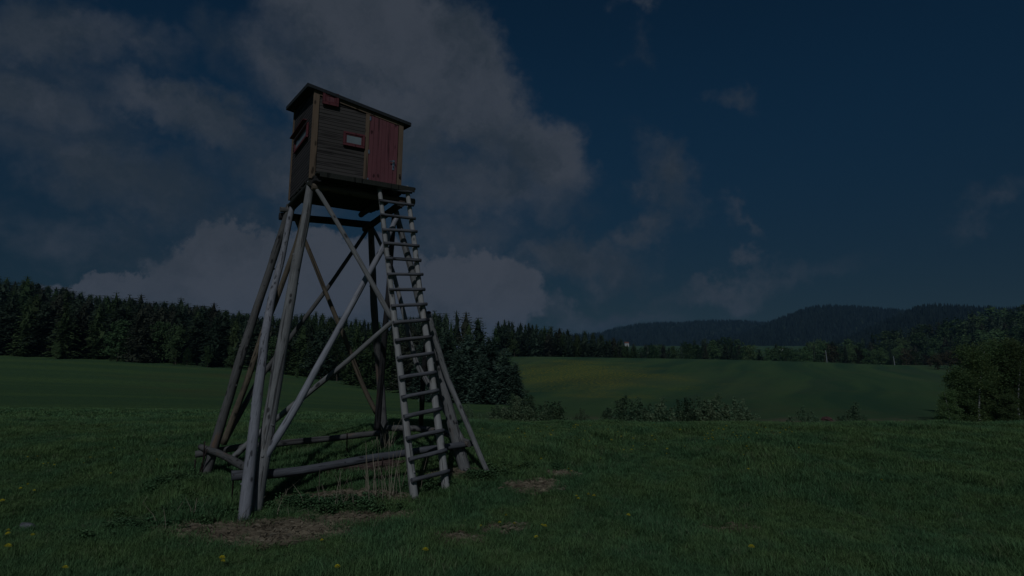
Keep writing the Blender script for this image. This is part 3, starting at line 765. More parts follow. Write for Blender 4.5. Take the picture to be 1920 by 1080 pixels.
TREES = 0
def tree(key, x, y, h, label, cat, group=None, wf=1., z=None, rot=None, dz=0.):
    global TREES; TREES += 1
    name, tm, cm = KIND[key]
    H0 = max(v.co.z for v in cm.vertices) if key not in HT else HT[key]; HT[key] = H0
    s = h/H0
    o = bpy.data.objects.new(name, None); COL.objects.link(o)
    o.location = (x, y, (gz(x, y) if z is None else z)+dz); o.scale = (s*wf, s*wf, s); o.rotation_euler = (0, 0, random.uniform(0, 6.28) if rot is None else rot)
    o['label'] = label; o['category'] = cat
    if group: o['group'] = group
    for nm, me in (('trunk', tm), ('crown', cm)):
        c = bpy.data.objects.new(nm, me); COL.objects.link(c); c.parent = o
    return o
HT = {}
rt = random.Random(5)
def zone(px):
    return 'beyond the left edge' if px < -20 else 'at the far left' if px < 110 else 'left of the tower' if px < 270 else 'just left of the tower' if px < 440 else 'seen between the tower legs' if px < 640 else 'seen behind the ladder' if px < 830 else 'right of the ladder' if px < 1000 else \
        'at the middle of the photo' if px < 1100 else 'where the dark row ends' if px < 1200 else 'below the low far hills' if px < 1400 else 'left of the utility poles' if px < 1540 else 'between the utility poles' if px < 1680 else \
        'right of the utility poles' if px < 1790 else 'above the birch clump' if px < 1880 else 'at the right edge of the photo'
def XY(px, Y): return (px-960)/FPX*Y*1.0, Y
def topz(px, py, Y): return P(px, py, Y).z
sp = lambda: 'spruce%d' % rt.choice((0, 1, 2, 3, 0, 1))
interp = lambda x, pr: float(np.interp(x, [p[0] for p in pr], [p[1] for p in pr]))
# outline of the woods against the sky, photo column -> row
SKYL = [(-430,470),(-300,480),(0,514),(45,522),(110,534),(180,548),(260,556),(340,562),(400,571),(470,585),(520,589),(560,580),(580,578),(620,583),(650,592),(700,594),(760,592),(815,580)]
BASE = [(-300,660),(0,669),(100,673),(220,678),(330,684),(440,692),(520,703),(600,715),(650,722),(700,733),(760,745)]
FRONT = [(-300,540),(0,560),(150,560),(250,566),(340,574),(440,590),(520,600),(600,606),(700,612),(780,612)]
def edgeY(px): return float(np.interp(px, [-300, 0, 440, 600, 720, 800], [128, 126, 124, 113, 100, 92]))
x = -420
while x < 800:                                       # front row of the left forest
    Y = edgeY(x)+rt.uniform(0, 5); X, _ = XY(x, Y); z = gz(X, Y)
    h = topz(x, interp(x, FRONT)+rt.uniform(-4, 10), Y)-z
    r = rt.random(); k = sp() if r < .45 else 'larch%d' % rt.randint(0, 1) if r < .85 else 'broad%d' % rt.randint(0, 2)
    if k[0] == 'b': h *= .7
    if k[0] == 'l': tree(k, X, Y, h, 'pale larch in the left forest front row, '+zone(x), 'tree', 'larches along the left forest edge', 1.35)
    elif k[0] == 'b': tree(k, X, Y, h, 'leafy tree in the left forest front row, '+zone(x), 'tree', 'leafy trees along the left forest edge')
    else: tree(k, X, Y, h, 'dark spruce in the left forest front row, '+zone(x), 'tree', 'spruces along the left forest edge', 1.35)
    x += rt.uniform(26, 40)
for (px, py) in ((110,640),(330,652),(355,650),(393,648),(437,650),(480,668),(215,655),(560,690)):   # low bright saplings at the edge
    Y = edgeY(px)-3; X, _ = XY(px, Y); z = gz(X, Y)
    tree('broad%d' % rt.randint(0, 2), X, Y, topz(px, py, Y)-z, 'small bright tree at the left forest foot, '+zone(px), 'tree', 'small leafy trees at the forest foot', .75)
for row, (dY, dn) in enumerate(((14, .25), (34, .5), (62, .72), (100, .88), (150, 1.))):     # wood rising up the slope behind
    x = -430+row*7
    while x < 830:
        Y = edgeY(x)+dY+rt.uniform(-6, 8); X, _ = XY(x, Y); z = gz(X, Y)
        tgt = interp(x, FRONT)*(1-dn)+interp(x, SKYL)*dn + (rt.uniform(-4, 6) if row < 4 else rt.uniform(0, 7))
        h = max(topz(x, tgt, Y)-z, 5)
        lar = rt.random() < .28 or (540 < x < 700 and rt.random() < .45 and row > 1)
        if lar: tree('larch%d' % rt.randint(0, 1), X, Y, h, 'larch, '+('second row' if row == 0 else 'middle' if row < 3 else 'skyline')+' on the left slope '+zone(x), 'tree', 'larches up the left slope', 1.5)
        else: tree(sp(), X, Y, h, 'spruce, '+('second row' if row == 0 else 'the middle of the wood' if row < 3 else 'the skyline of the wood')+' up the left slope, '+zone(x), 'tree', 'spruces up the left slope', 1.6)
        x += rt.uniform(32, 50) if row < 3 else rt.uniform(12, 19)
# trees that stand out on the skyline
for px, py, Y, k, lab in ((45,511,190,'larch0','tall pale larch standing out on the skyline at the far left'),
        (215,543,170,'larch1','bushy green larch top on the skyline left of two dark spires'), (240,547,168,'spruce0','dark pointed spruce top right of a green larch on the skyline'),
        (262,546,168,'spruce2','second dark pointed spruce top on the left skyline'), (337,552,160,'spruce1','slim dark spruce spire on the skyline above the left forest'),
        (400,562,160,'spruce2','lone slim spruce spire just left of the tower on the skyline')):
    X, _ = XY(px, Y); z = gz(X, Y); tree(k, X, Y, topz(px, py, Y)-z, lab, 'tree')
# tall spruces between the tower and the far field
for px, py, Y, k in ((815,576,135,'spruce0'),(836,580,138,'spruce1'),(856,577,140,'thin0'),(874,578,136,'spruce2'),(897,590,142,'spruce3'),(846,600,130,'larch0'),(800,586,140,'spruce1'),(783,590,138,'spruce0'),(768,594,142,'spruce2'),(752,592,146,'spruce1'),(880,600,128,'larch1')):
    X, _ = XY(px, Y); z = gz(X, Y); tree(k, X, Y, topz(px, py, Y)-z, 'tall dark spruce just right of the ladder top' if k[0] != 'l' else 'green larch among the tall spruces right of the ladder', 'tree', 'tall trees right of the ladder')
# dense young spruces with branches to the ground
for i, (px, py, Y, k, wf, lab) in enumerate(((800,628,80,'big0',1.,'dense spruce behind the ladder, leftmost of the low dense group'), (838,616,79,'big1',1.05,'dense spruce just right of the ladder with branches to the ground'),
        (880,622,77,'big2',1.1,'dense dark spruce in the middle of the low group'), (918,626,76,'big0',1.05,'dense spruce second from the right end of the group'), (948,648,74,'big1',.95,'dense spruce at the right end of the group beside the far field'),
        (860,650,73,'big2',1.,'lower dense spruce in front of the group'), (905,660,72,'big1',1.,'low broad spruce at the front right of the group'), (820,655,74,'big0',1.,'low broad spruce at the front left of the group'), (966,676,73,'big2',.95,'smallest dense spruce at the edge of the far field'))):
    X, _ = XY(px, Y); z = gz(X, Y); tree(k, X, Y, topz(px, py, Y)-z, lab, 'tree', 'dense spruces right of the ladder', wf*1.15)
# forest along the far field's left end
x = 960
FARL = [(960,601),(1000,606),(1050,614),(1100,622),(1130,627),(1165,637),(1195,650)]
for row in range(3):
    x = 930+row*5
    while x < 1190:
        Y = 226+row*14+rt.uniform(0, 6); X, _ = XY(x, Y); z = gz(X, Y)
        h = max(topz(x, interp(x, FARL)+rt.uniform(-5, 8)+(10 if row == 0 else 0), Y)-z, 3)
        k = ('thin%d' % rt.randint(0, 1)) if x < 1010 and row > 0 else sp() if rt.random() < .72 else 'larch1'
        tree(k, X, Y, h, ('spruce in the row along the far field, ' if k[0] != 'l' else 'green larch along the far field, ')+('in front, ' if row == 0 else '')+zone(x), 'tree', 'trees along the far field edge', 1.5)
        x += rt.uniform(11, 17)
for px, py in ((965,635),(1170,648),(1183,657)):
    Y = 222; X, _ = XY(px, Y); tree('broad0', X, Y, topz(px, py, Y)-gz(X, Y), 'bright leafy tree at the foot of the far field forest', 'tree', 'leafy trees at the far field edge')
# mixed trees behind the crest of the striped field
MID = [(1195,650),(1240,644),(1262,650),(1300,640),(1345,636),(1385,645),(1420,650),(1460,645),(1500,652),(1520,643),(1560,640),(1600,645),(1640,650),(1680,646),(1720,660),(1760,655)]
x = 1190
while x < 1775:
    Y = 285+rt.uniform(0, 35); X, _ = XY(x, Y); z = gz(X, Y)
    h = max(topz(x, interp(x, MID)+rt.uniform(-3, 9), Y)-z, 4)
    r = rt.random()
    if x < 1300: k = sp() if r < .6 else 'broad1'
    elif x < 1510: k = 'broad%d' % rt.randint(0, 2) if r < .6 else sp()
    else: k = ('broad%d' % rt.randint(0, 2)) if r < .65 else 'bronze0' if r < .85 else sp()
    wf = {'s': 1., 'b': .8}[k[0]]
    if k[0] == 's': tree(k, X, Y, h, 'dark conifer behind the crest of the striped field, '+zone(x), 'tree', 'conifers behind the striped field')
    else: tree(k, X, Y, h, ('rounded leafy tree behind the striped field crest, ' if k != 'bronze0' else 'bronze-brown rounded tree behind the striped field crest, ')+zone(x), 'tree', 'leafy trees behind the striped field' if k != 'bronze0' else 'bronze trees behind the striped field', wf*1.2)
    x += rt.uniform(10, 19)
for x0_, x1_, Y0_, up in ((1130, 1560, 430, 10), (1200, 1780, 360, 6)):
    x = x0_
    while x < x1_:
        if 1385 < x < 1512 and Y0_ > 400: x = 1512
        Y = Y0_+rt.uniform(0, 45); X, _ = XY(x, Y); z = gz(X, Y); h = max(topz(x, interp(x, MID)-up+rt.uniform(0, 12), Y)-z, 6)
        k = 'broad%d' % rt.randint(0, 2) if rt.random() < .6 else sp()
        tree(k, X, Y, h, ('leafy tree' if k[0] == 'b' else 'dark conifer')+' in the wooded strip before the far hills, '+zone(x), 'tree', 'trees of the strip before the far hills', 1.0 if k[0] == 'b' else 1.3)
        x += rt.uniform(13, 22)
for px, py, k, lab in ((1390,657,'spruce1','small lone dark conifer in the pale meadow behind the field'), (1417,656,'spruce0','small dark conifer right of another in the pale meadow')):
    Y = 500; X, _ = XY(px, Y); tree(k, X, Y, topz(px, py, Y)-gz(X, Y), lab, 'tree')
# wooded rise on the right
RF = [(1560,640),(1640,622),(1700,612),(1760,600),(1800,590),(1820,582),(1845,577),(1880,572),(1960,570),(2200,560)]
for row in range(4):
    x = 1570+row*60
    while x < 2200:
        Y = 470-row*40+rt.uniform(-12, 12); X, _ = XY(x, Y)
        tgt = interp(x, RF)+(row)*16*(1 if x < 1800 else .8)+rt.uniform(-4, 5)
        zt = topz(x, tgt, Y); h = rt.uniform(14, 19); z = gz(X, Y)
        h = max(zt-z, 5)
        k = sp() if rt.random() < .75 else 'broad%d' % rt.randint(0, 2)
        tree(k, X, Y, h, ('dark conifer in the right-hand wood, ' if k[0] == 's' else 'leafy tree in the right-hand wood, ')+('on its skyline, ' if row == 0 else 'lowest row, ' if row == 3 else '')+zone(x), 'tree', 'conifers of the right-hand wood' if k[0] == 's' else 'leafy trees of the right-hand wood', 1.3)
        x += rt.uniform(14, 24)
# birches at the right edge
BL = ['birch with leaning white trunk at the left end of the right-hand clump', 'birch with slim white trunk second in the right-hand clump', 'birch with forked white trunk near the right edge of the photo', 'low birch with drooping branches at the clump\'s left corner',
      'birch half cut off by the right edge of the photo', 'dense birch at the back of the right-hand clump']
for i, (px, py, Y, k, wf) in enumerate(((1822,640,54,'birch0',1.3),(1852,632,55,'birch1',1.25),(1896,628,54,'birch2',1.35),(1786,682,54,'birch1',1.4),(1950,626,55,'birch0',1.4),(1866,628,59,'birch2',1.7))):
    X, _ = XY(px, Y); z = gz(X, Y); tree(k, X, Y, topz(px, py, Y)-z, BL[i], 'tree', None, wf)
for i, (px, py, Y) in enumerate(((1768,728,53),(1990,650,56),(2040,660,56),(1812,716,57),(1880,735,52),(1915,712,57))):
    X, _ = XY(px, Y); tree('birch%d' % (i % 3), X, Y, topz(px, py, Y)-gz(X, Y), 'low leafy undergrowth tree filling the foot of the right-hand birch clump', 'tree', 'undergrowth of the birch clump', 1.5 if py > 700 else 1.1)
for px, py, lab in ((1826,644,'rounded green tree rising behind the birch trunks'), (1905,636,'widest rounded green tree behind the birches at the right edge')):
    X, _ = XY(px, 63); tree('broad1', X, 63, topz(px, py, 63)-gz(X, 63), lab, 'tree', None, 1.1)
for i, (px, py) in enumerate(((1752,662),(1775,656),(1798,652),(1738,672))):
    Y = 205+i*6; X, _ = XY(px, Y); tree('bronze0', X, Y, topz(px, py, Y)-gz(X, Y), ('bronze-brown round tree left of the birch clump on the field crest', 'second bronze-brown round tree beside the birch clump', 'bronze-brown round tree partly behind the birch clump', 'smallest bronze-brown tree at the field crest')[i], 'tree', None, 1.3)
# bushes in the hollow behind the lawn's edge
BU = [(880,762,34,.9,'small bush at the lawn edge just right of the outer strut'),(962,746,36,1.,'round bright bush left of a taller pale bush in the hollow'),(995,738,37,1.1,'pale leafy bush, tallest of the pair in front of the dense spruces'),(1020,765,38,.9,'low bush at the right foot of the pale bush'),
      (1170,748,38,1.,'loose pale bush at the left end of the hedge in the hollow'),(1200,752,38,1.,'loose bush second from the left of the hedge in the hollow'),(1242,752,38,1.,'round dark bush in the middle of the hedge'),(1285,752,38,1.,'leafy bush just right of the round dark bush'),
      (1310,750,39,1.,'leafy bush left of the tallest bush in the hedge'),(1345,744,38,1.1,'tallest bush near the right end of the hedge'),(1368,750,38,1.,'dark bush at the right end of the hedge'),(1500,768,38,.8,'small lone bush between the hedge and the rounded bush'),(1593,760,38,.95,'rounded lone bush near the birches\' shadow'),
      (1085,770,50,.9,'tiny distant bush in the hollow between the hedge and the pale bush'),(935,768,36,.8,'low bush at the foot of the dense spruces')]
for i, (px, py, Y, wf, lab) in enumerate(BU):
    X, _ = XY(px, Y); z = gz(X, Y); tree('bush%d' % (i % 3), X, Y, topz(px, py, Y)-z+.25, lab, 'bush', 'bushes in the hollow', wf)

# distant forest cover on the hills: more trees than one can count, one mass
V = []; F = []
def cone(x, y, z, h, r, a0):
    b = len(V); V.append((x, y, z+h))
    for a in range(4): V.append((x+r*math.cos(a0+a*1.571), y+r*math.sin(a0+a*1.571), z-1))
    for a in range(4): F.append((b, b+1+a, b+1+(a+1) % 4))
rc = random.Random(2)
for RR, dens in ((R1, 7000), (R2, 8000), (R3, 9000)):
    for _ in range(dens):
        i = min(int(rc.random()**.8*27), 27); j = rc.randrange(RR.shape[1]-1)
        p = RR[i, j]*(1-(f := rc.random()))+RR[i, j+1]*f
        q = RR[i+1, j]; g_ = rc.random(); x = p[0]+(q[0]-p[0])*g_*1.; y = p[1]+(q[1]-p[1])*g_; z = p[2]+(q[2]-p[2])*g_
        if mn.noise(Vector((x*.006, y*.006, 7))) > .45: continue
        hh = rc.uniform(8, 17); cone(x, y, z-1, hh, rc.uniform(3.0, 6.0), rc.random()*1.6)
link('distant_forest', mesh_np('distant_forest', V, F, [M['far']])).update if 0 else None
o = link('distant_forest', mesh_np('distant_forest', V, F, [M['far']])); o['kind'] = 'stuff'; o['label'] = 'dark forest covering the far hills'; o['category'] = 'forest'

# far houses and poles
def house(px, py, Y, s, lab):
    X, _ = XY(px, Y); z = topz(px, py, Y); root = empty('house', Matrix.Translation((X, Y, z)), label=lab, category='house')
    box('wall', -5*s, 5*s, -3.5*s, 3.5*s, -3, 3.2*s, M['plaster'], root, bev=0)
    bm = bmesh.new()
    v = [bm.verts.new(c) for c in ((-5.4*s,-4*s,3.1*s),(5.4*s,-4*s,3.1*s),(5.4*s,4*s,3.1*s),(-5.4*s,4*s,3.1*s),(-5.4*s,0,6.4*s),(5.4*s,0,6.4*s))]
    for f in ((0,1,5,4),(2,3,4,5),(0,4,3),(1,2,5),(0,3,2,1)): bm.faces.new([v[i] for i in f])
    bm_obj('roof', bm, M['tile'], root)
    for k in (-3, 0, 3): box('window', (k-.5)*s, (k+.5)*s, -3.56*s, -3.51*s, .9*s, 2.2*s, M['void'], root, bev=0)
house(1174, 646, 760, .5, 'tiny white farmhouse below the hills at the end of the forest')
house(1461, 656, 700, .42, 'tiny pale house in the meadow below the rounded hill')
for px, pyb, pyt, lab in ((1551, 682, 657, 'thin pale utility pole standing at the left on the field crest'), (1678, 690, 668, 'thin leaning utility pole right of the first on the field crest')):
    Y = 235; b = P(px, pyb, Y); t = P(px-3, pyt, Y); b.z = gz(b.x, Y)-.2
    o = log('utility_pole', [b, t], .16, .11, M['pole'], None, knots=0); o['label'] = lab; o['category'] = 'pole'
X, Y = XY(1541, 42); bm = bmesh.new(); bmesh.ops.create_icosphere(bm, subdivisions=3, radius=1)
for v in bm.verts:
    v.co += v.normal*mn.noise(v.co*2.2)*.35; v.co = Vector((v.co.x*.32, v.co.y*.4, max(v.co.z, -.2)*.2))
o = bm_obj('soil_heap', bm, M['soil'], None, label='low reddish-brown soil heap behind the lawn edge between two bushes', category='heap'); o.location = (X, Y, P(1541, 787, Y).z)
# flattened brown straw bank behind the front beam
bm = bmesh.new(); bmesh.ops.create_icosphere(bm, subdivisions=4, radius=1)
for v in bm.verts:
    q = Vector((v.co.x*2.2, v.co.y*2, v.co.z*5)); v.co += v.normal*(mn.noise(q)*.22+mn.noise(q*3)*.08); v.co = Vector((v.co.x*.82, v.co.y*.30, v.co.z*.17))
def sbank(q, b):
    v = q('ShaderNodeTexCoord').outputs['Object']; f = q.noise(q.vm('MULTIPLY', v, (.25, 1, 1.6)), 46., 5, .7)
    return q.mix(q.ramp(f, .35, .7), (.050,.034,.030), (.17,.115,.090)), f, .02
M['bank'] = mat('matted_brown_straw', sbank, .95, .05)
p_ = G(668, 888, 0)
o = bm_obj('straw_heap', bm, M['bank'], None, label='matted reddish-brown straw heap lying behind the front ground beam', category='straw heap'); o.location = (p_.x, p_.y+.15, gz(p_.x, p_.y+.15)+.03); o.rotation_euler = (0, 0, .35)
# stone in the grass at lower left
bm = bmesh.new(); bmesh.ops.create_icosphere(bm, subdivisions=3, radius=1)
for v in bm.verts: v.co += v.normal*mn.noise(v.co*1.7+Vector((3, 1, 0)))*.4; v.co = Vector((v.co.x*.12, v.co.y*.06, v.co.z*.045))
o = bm_obj('stone', bm, M['stone'], None, label='flat pale grey stone lying in the grass at the lower left', category='stone'); o.location = G(51, 992, .03); o.rotation_euler = (0, .1, -.25)

# ------------------------------------------------------------------ grass (geometry nodes on a point cloud)
def patch_mask(X, Y):
    m = np.zeros_like(X)
    for (x, y, rx, ry, s) in PATCH:
        m = np.maximum(m, s*np.clip(1.25-np.sqrt(((X-x)/rx)**2+((Y-y)/ry)**2), 0, 1))
    return m
def tuft(name, seed, nb, h, spread, wd, mtl, lean=.6):
    rnd = random.Random(seed); V = []; F = []; main = rnd.uniform(0, 6.28)
    for i in range(nb):
        a = rnd.uniform(0, 6.28); r = spread*rnd.random()**.5; x, y = r*math.cos(a), r*math.sin(a)
        la = main+rnd.gauss(0, 1.2); l = rnd.uniform(.15, 1)*lean*h; hh = h*rnd.uniform(.45, 1.15); w_ = wd*rnd.uniform(.7, 1.3)
        t = la+1.57; tx, ty = math.cos(t)*w_, math.sin(t)*w_; dx, dy = math.cos(la)*l, math.sin(la)*l
        b = len(V)
        V += [(x-tx, y-ty, -.01), (x+tx, y+ty, -.01), (x-tx*.7+dx*.3, y-ty*.7+dy*.3, hh*.6), (x+tx*.7+dx*.3, y+ty*.7+dy*.3, hh*.6), (x+dx, y+dy, hh)]
        F += [(b, b+1, b+3), (b, b+3, b+2), (b+2, b+3, b+4)]
    me = mesh_np(name, V, F, [mtl]); return bpy.data.objects.new(name, me)
def scatter(name, pts, rot, scl, protos, label, cat):
    me = bpy.data.meshes.new(name); me.vertices.add(len(pts)); me.vertices.foreach_set('co', np.asarray(pts, np.float32).ravel())
    a = me.attributes.new('srot', 'FLOAT_VECTOR', 'POINT'); a.data.foreach_set('vector', np.asarray(rot, np.float32).ravel())
    a = me.attributes.new('sscl', 'FLOAT_VECTOR', 'POINT'); a.data.foreach_set('vector', np.asarray(scl, np.float32).ravel())
    a = me.attributes.new('spick', 'INT', 'POINT'); a.data.foreach_set('value', np.random.randint(0, len(protos), len(pts)).astype(np.int32))
    me.update()
    o = link(name, me); o['kind'] = 'stuff'; o['label'] = label; o['category'] = cat
    ng = bpy.data.node_groups.new(name, 'GeometryNodeTree')
    ng.interface.new_socket('Geometry', in_out='INPUT', socket_type='NodeSocketGeometry'); ng.interface.new_socket('Geometry', in_out='OUTPUT', socket_type='NodeSocketGeometry')
    q = N(ng); gi = q('NodeGroupInput'); go = q('NodeGroupOutput')
    col = bpy.data.collections.new(name+'_source')
    for p in protos: col.objects.link(p)
    ci = q('GeometryNodeCollectionInfo', {'Collection': col, 'Separate Children': True, 'Reset Children': True})
    at = lambda nm, ty: q('GeometryNodeInputNamedAttribute', {'Name': nm}, data_type=ty).outputs['Attribute']
    eu = q('FunctionNodeEulerToRotation', {0: at('srot', 'FLOAT_VECTOR')}).outputs[0]
    ip = q('GeometryNodeInstanceOnPoints', {'Points': gi.outputs[0], 'Instance': ci.outputs[0], 'Pick Instance': True, 'Instance Index': at('spick', 'INT'), 'Rotation': eu, 'Scale': at('sscl', 'FLOAT_VECTOR')})
    ng.links.new(ip.outputs[0], go.inputs[0])
    md = o.modifiers.new('scatter', 'NODES'); md.node_group = ng
    return o
rg = np.random.RandomState(4)
def field(n, y0, y1, umax=.95, power=1.):
    # uniform per ground area inside the wedge in front of the camera
    Y = np.sqrt(rg.rand(n)*(y1*y1-y0*y0)+y0*y0); X = (rg.rand(n)*2-1)*umax*Y
    return X, Y
protos = [tuft('grass_tuft', 200+i, 22, .070, .075, .0030, M['grass'], 1.25) for i in range(6)]+[tuft('tall_tuft', 230+i, 16, .098, .06, .0028, M['grass'], 1.0) for i in range(1)]
X, Y = field(60000, 4.5, 18.6)
X2, Y2 = field(26000, 4.5, 10.5); X = np.concatenate([X, X2]); Y = np.concatenate([Y, Y2])
pm = patch_mask(X, Y)
nzv = np.array([mn.noise(Vector((a*.55, b*.55, 2))) for a, b in zip(X, Y)])
keep = (rg.rand(len(X)) > np.clip(pm*1.9, 0, .96))
X, Y, nzv, pm = X[keep], Y[keep], nzv[keep], pm[keep]
Z = ground_z(X, Y)
s = (.75+.5*rg.rand(len(X)))*(1+nzv*.8)*(1-.35*pm)
tall = np.array([mn.noise(Vector((a*1.3+9, b*1.3, 5))) for a, b in zip(X, Y)])
s *= 1+np.clip(tall-.25, 0, 1)*1.6
# the grass grows longer around the tower where nobody mows
nt = np.exp(-(((X+2.9)/2.6)**2+((Y-10.4)/2.4)**2)); s *= 1+.5*nt
wid = 1.0+.06*np.clip(Y-7, 0, 12)
scatter('grass', np.stack([X, Y, Z], 1), np.stack([rg.rand(len(X))*.3-.15, rg.rand(len(X))*.3-.15, rg.rand(len(X))*6.28], 1), np.stack([wid*s**.5, wid*s**.5, s], 1), protos, 'short green meadow grass covering the foreground', 'grass')
protos = [tuft('hill_tuft', 300+i, 14, .16, .30, .012, M['grass'], .8) for i in range(4)]
n_ = 46000; Y = np.sqrt(rg.rand(n_)*(48**2-17.5**2)+17.5**2); X = (-.95+rg.rand(n_)*1.9)*Y
kk = ((X/Y < .0) | (Y < 19.5)) & (rg.rand(n_) < np.clip((50-Y)/32, 0, 1)**1.5); X, Y = X[kk], Y[kk]
s = .6+.6*rg.rand(len(X))
scatter('hillside_grass', np.stack([X, Y, ground_z(X, Y)], 1), np.stack([X*0, X*0, rg.rand(len(X))*6.28], 1), np.stack([s, s, s*.45*np.clip((50-Y)/32, .1, 1)], 1), protos, 'meadow grass on the slope behind the tower', 'grass')
# nettles
def nettle(name, seed):
    rnd = random.Random(seed); V = []; F = []
    for i in range(4):
        x, y = rnd.uniform(-.06, .06), rnd.uniform(-.06, .06); H = rnd.uniform(.07, .15)
        for k in range(6):
            z = H*(k+1)/6; a = k*1.57+rnd.uniform(-.4, .4); L = .045*rnd.uniform(.7, 1.3); c, s_ = math.cos(a), math.sin(a)
            b = len(V); V += [(x, y, z), (x+c*L*.5-s_*L*.32, y+s_*L*.5+c*L*.32, z+.006), (x+c*L, y+s_*L, z-.012), (x+c*L*.5+s_*L*.32, y+s_*L*.5-c*L*.32, z+.006)]
            F += [(b, b+1, b+2), (b, b+2, b+3)]
            b = len(V); V += [(x, y, z), (x-c*L*.5+s_*L*.32, y-s_*L*.5-c*L*.32, z+.006), (x-c*L, y-s_*L, z-.012), (x-c*L*.5-s_*L*.32, y-s_*L*.5+c*L*.32, z+.006)]
            F += [(b, b+1, b+2), (b, b+2, b+3)]
    return bpy.data.objects.new(name, mesh_np(name, V, F, [M['nettle']]))
NP = [(-2.35,9.0,.7,.3,120),(-3.0,9.1,.35,.15,40),(-4.2,9.1,.8,.5,90),(-4.6,8.2,.8,.4,35),(-.45,10.35,.28,.14,90),(-1.2,9.8,.25,.2,40),(-5.1,10.0,.4,.3,90),(-2.5,11.5,.5,.3,90),(.2,10.9,.5,.2,20)]
PX = []; PY = []
for (x, y, rx, ry, c) in NP:
    PX.append(x+rg.randn(c)*rx*.55); PY.append(y+rg.randn(c)*ry*.55)
X = np.concatenate(PX); Y = np.concatenate(PY); s = .5+.6*rg.rand(len(X))
scatter('nettles', np.stack([X, Y, ground_z(X, Y)], 1), np.stack([X*0, X*0, rg.rand(len(X))*6.28], 1), np.stack([s, s, s], 1), [nettle('nettle', 400+i) for i in range(4)], 'low nettle patches growing around the tower feet', 'nettles')
# dry straw: lying blades on the bare patches, standing dead stalks by the ladder
def straw(name, seed, nb, L, up):
    rnd = random.Random(seed); V = []; F = []
    for i in range(nb):
        x, y = rnd.uniform(-.1, .1), rnd.uniform(-.1, .1); a = rnd.gauss(0, .8); l = L*rnd.uniform(.4, 1.1); w_ = rnd.uniform(.0016, .0032)
        c, s_ = math.cos(a), math.sin(a); u0 = rnd.uniform(0, .03); u1 = up*rnd.uniform(0, 1)
        b = len(V); V += [(x-s_*w_, y+c*w_, u0), (x+s_*w_, y-c*w_, u0+.002), (x+c*l*.5, y+s_*l*.5, u0+u1), (x+c*l-s_*w_*.5, y+s_*l+c*w_*.5, u1*.5+.004)]
        F += [(b, b+1, b+2), (b+1, b+3, b+2)]
    return bpy.data.objects.new(name, mesh_np(name, V, F, [M['straw']]))
PX = []; PY = []
for (x, y, rx, ry, st) in PATCH:
    c = int(1500*rx*ry*st)+25; a = rg.rand(c)*6.28; r = rg.rand(c)**.5*1.15
    PX.append(x+np.cos(a)*r*rx); PY.append(y+np.sin(a)*r*ry)
PX.append(-2.0+rg.randn(60)*.5); PY.append(8.95+rg.randn(60)*.2)
X = np.concatenate(PX); Y = np.concatenate(PY); s = .6+.6*rg.rand(len(X))
scatter('dry_straw', np.stack([X, Y, ground_z(X, Y)+.004], 1), np.stack([X*0, X*0, rg.randn(len(X))*.5+np.where(rg.rand(len(X)) > .5, 3.14, 0)], 1), np.stack([s, s, s], 1), [straw('straw', 500+i, 12, .15, .03) for i in range(4)], 'dry straw lying on the bare patches round the tower', 'straw')
V = []; F = []
rs = random.Random(8)
def stalk(x, y, h, lx, ly, w_=.0045):
    z = gz(x, y); b = len(V); m = (x+lx*.4, y+ly*.4, z+h*.55); t = (x+lx, y+ly, z+h)
    V.extend([(x-w_, y, z-.02), (x+w_, y, z-.02), (x, y+w_*1.4, z-.02), (m[0]-w_*.8, m[1], m[2]), (m[0]+w_*.8, m[1], m[2]), (m[0], m[1]+w_, m[2]), (t[0]-w_*.4, t[1], t[2]), (t[0]+w_*.4, t[1], t[2]), (t[0], t[1]+w_*.4, t[2])])
    for lv in (0, 3):
        for a in range(3):
            c = (a+1) % 3; F.append((b+lv+a, b+lv+c, b+lv+3+c)); F.append((b+lv+a, b+lv+3+c, b+lv+3+a))
for i in range(26):
    stalk(-1.82+rs.gauss(0, .20), 9.45+rs.gauss(0, .22), rs.uniform(.25, .85), rs.gauss(0, .10), rs.gauss(0, .08))
for i in range(26):
    stalk(-2.55+rs.gauss(0, .45), 9.15+rs.gauss(0, .15), rs.uniform(.15, .55), rs.gauss(0, .16), rs.gauss(0, .1))
for i in range(30):
    stalk(-2.4+rs.gauss(0, .12), 12.1+rs.gauss(0, .12), rs.uniform(.25, .75), rs.gauss(0, .10), rs.gauss(0, .05))
for i in range(14):
    stalk(-4.0+rs.gauss(0, .4), 8.7+rs.gauss(0, .3), rs.uniform(.12, .35), rs.gauss(0, .14), rs.gauss(0, .1))
for i in range(60):
    stalk(-1.95+rs.gauss(0, .55), 8.75+rs.gauss(0, .2), rs.uniform(.02, .12), rs.gauss(0, .28), rs.gauss(0, .15), .004)
o = link('dead_stalks', mesh_np('dead_stalks', V, F, [M['straw']])); o['kind'] = 'stuff'; o['label'] = 'standing dead grass stalks between the tower and the ladder'; o['category'] = 'dead grass'

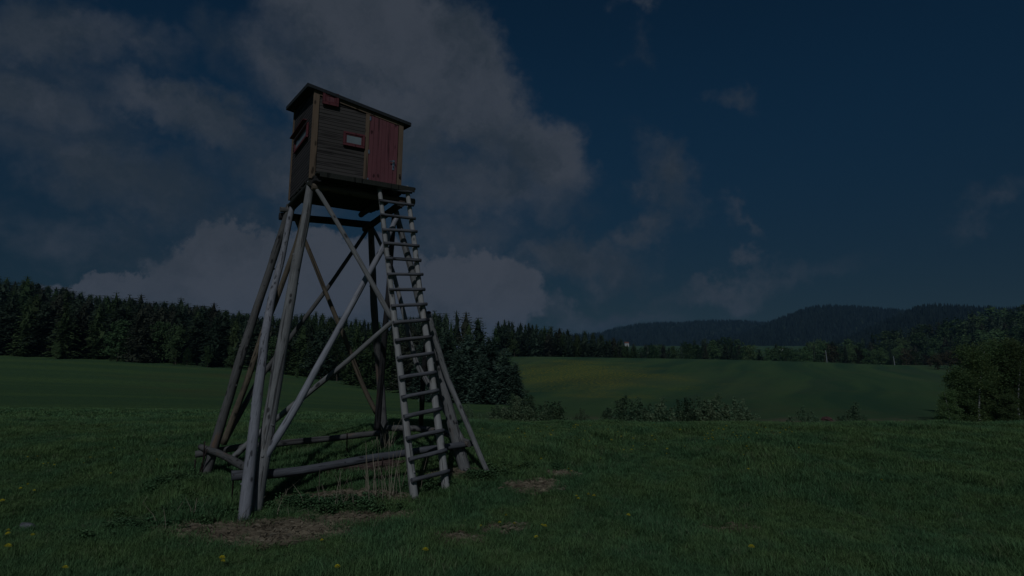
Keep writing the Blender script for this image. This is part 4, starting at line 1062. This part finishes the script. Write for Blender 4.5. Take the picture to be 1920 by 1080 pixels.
# dandelions
def dandelion():
    V = []; F = []; mi = []
    V += [(-.003, 0, 0), (.003, 0, 0), (.0, .004, 0), (0, 0, .085)]; F += [(0, 1, 3), (1, 2, 3), (2, 0, 3)]; mi += [1]*3
    for ring, (r, z0, k) in enumerate(((.026, .086, 13), (.020, .093, 11), (.012, .098, 8))):
        for i in range(k):
            a = i*6.283/k+ring*.3; d = 3.2/k
            b = len(V); V += [(math.cos(a)*.003, math.sin(a)*.003, z0-.008), (math.cos(a-d*.5)*r, math.sin(a-d*.5)*r, z0), (math.cos(a+d*.5)*r, math.sin(a+d*.5)*r, z0)]
            F.append((b, b+1, b+2)); mi.append(0)
    return mesh_np('dandelion', V, F, [M['yellow'], M['stem']], False, mi)
dm = dandelion()
DP = [(5,947,1.4),(12,1000,1),(17,1008,1.2),(57,1013,1.2),(8,1041,1.6),(115,1079,1.3),(40,918,1),(52,911,1),(61,923,1),(53,856,.8),(69,855,.8),(90,868,.8),(100,871,.8),(80,868,.7),(157,868,.8),(207,891,1.1),(212,838,.7),(262,863,.8),(292,861,.8),(168,856,.7),(413,1058,1.3),(413,1060,1),
      (964,993,1.3),(1020,995,1.2),(1015,987,.8),(1008,1012,1),(948,973,1.1),(939,985,1),(903,988,.8),(872,977,.7),(1083,940,1.1),(1107,933,1.2),(1113,936,1.2),(1081,931,.8),(1176,973,1.2),(1410,1041,1.5),(795,1047,1.5),(632,1073,1.2),(606,1015,.8),(1065,878,.7),(1070,882,.7),(1653,900,.8)]
def dand(x, y, s, lab, grp):
    o = link('dandelion', dm); o.location = (x, y, gz(x, y)+.0); o.scale = (s, s, s*1.15); o.rotation_euler = (rs.uniform(-.25, .35), rs.uniform(-.2, .2), rs.uniform(0, 6))
    o['label'] = lab; o['category'] = 'dandelion'; o['group'] = grp
for (px, py, s) in DP:
    p = G(px, py+8, 0)
    side_ = 'left' if px < 440 else 'near the tower foot' if px < 900 else 'right'
    dand(p.x, p.y, s*.92, {'left': 'yellow dandelion in the grass left of the tower', 'near the tower foot': 'yellow dandelion in the grass close in front of the tower', 'right': 'yellow dandelion in the near grass right of the ladder'}[side_], 'dandelions in the near grass')
for i in range(120):
    px = rs.choice((rs.gauss(1180, 110), rs.gauss(1390, 60), rs.uniform(900, 1500))); py = 800+abs(rs.gauss(0, 28)); p = G(px, py, 0)
    dand(p.x, p.y, rs.uniform(.6, 1.), 'small yellow dandelion in the lawn towards its far edge', 'dandelions towards the far edge of the lawn')
print('TREES', TREES)
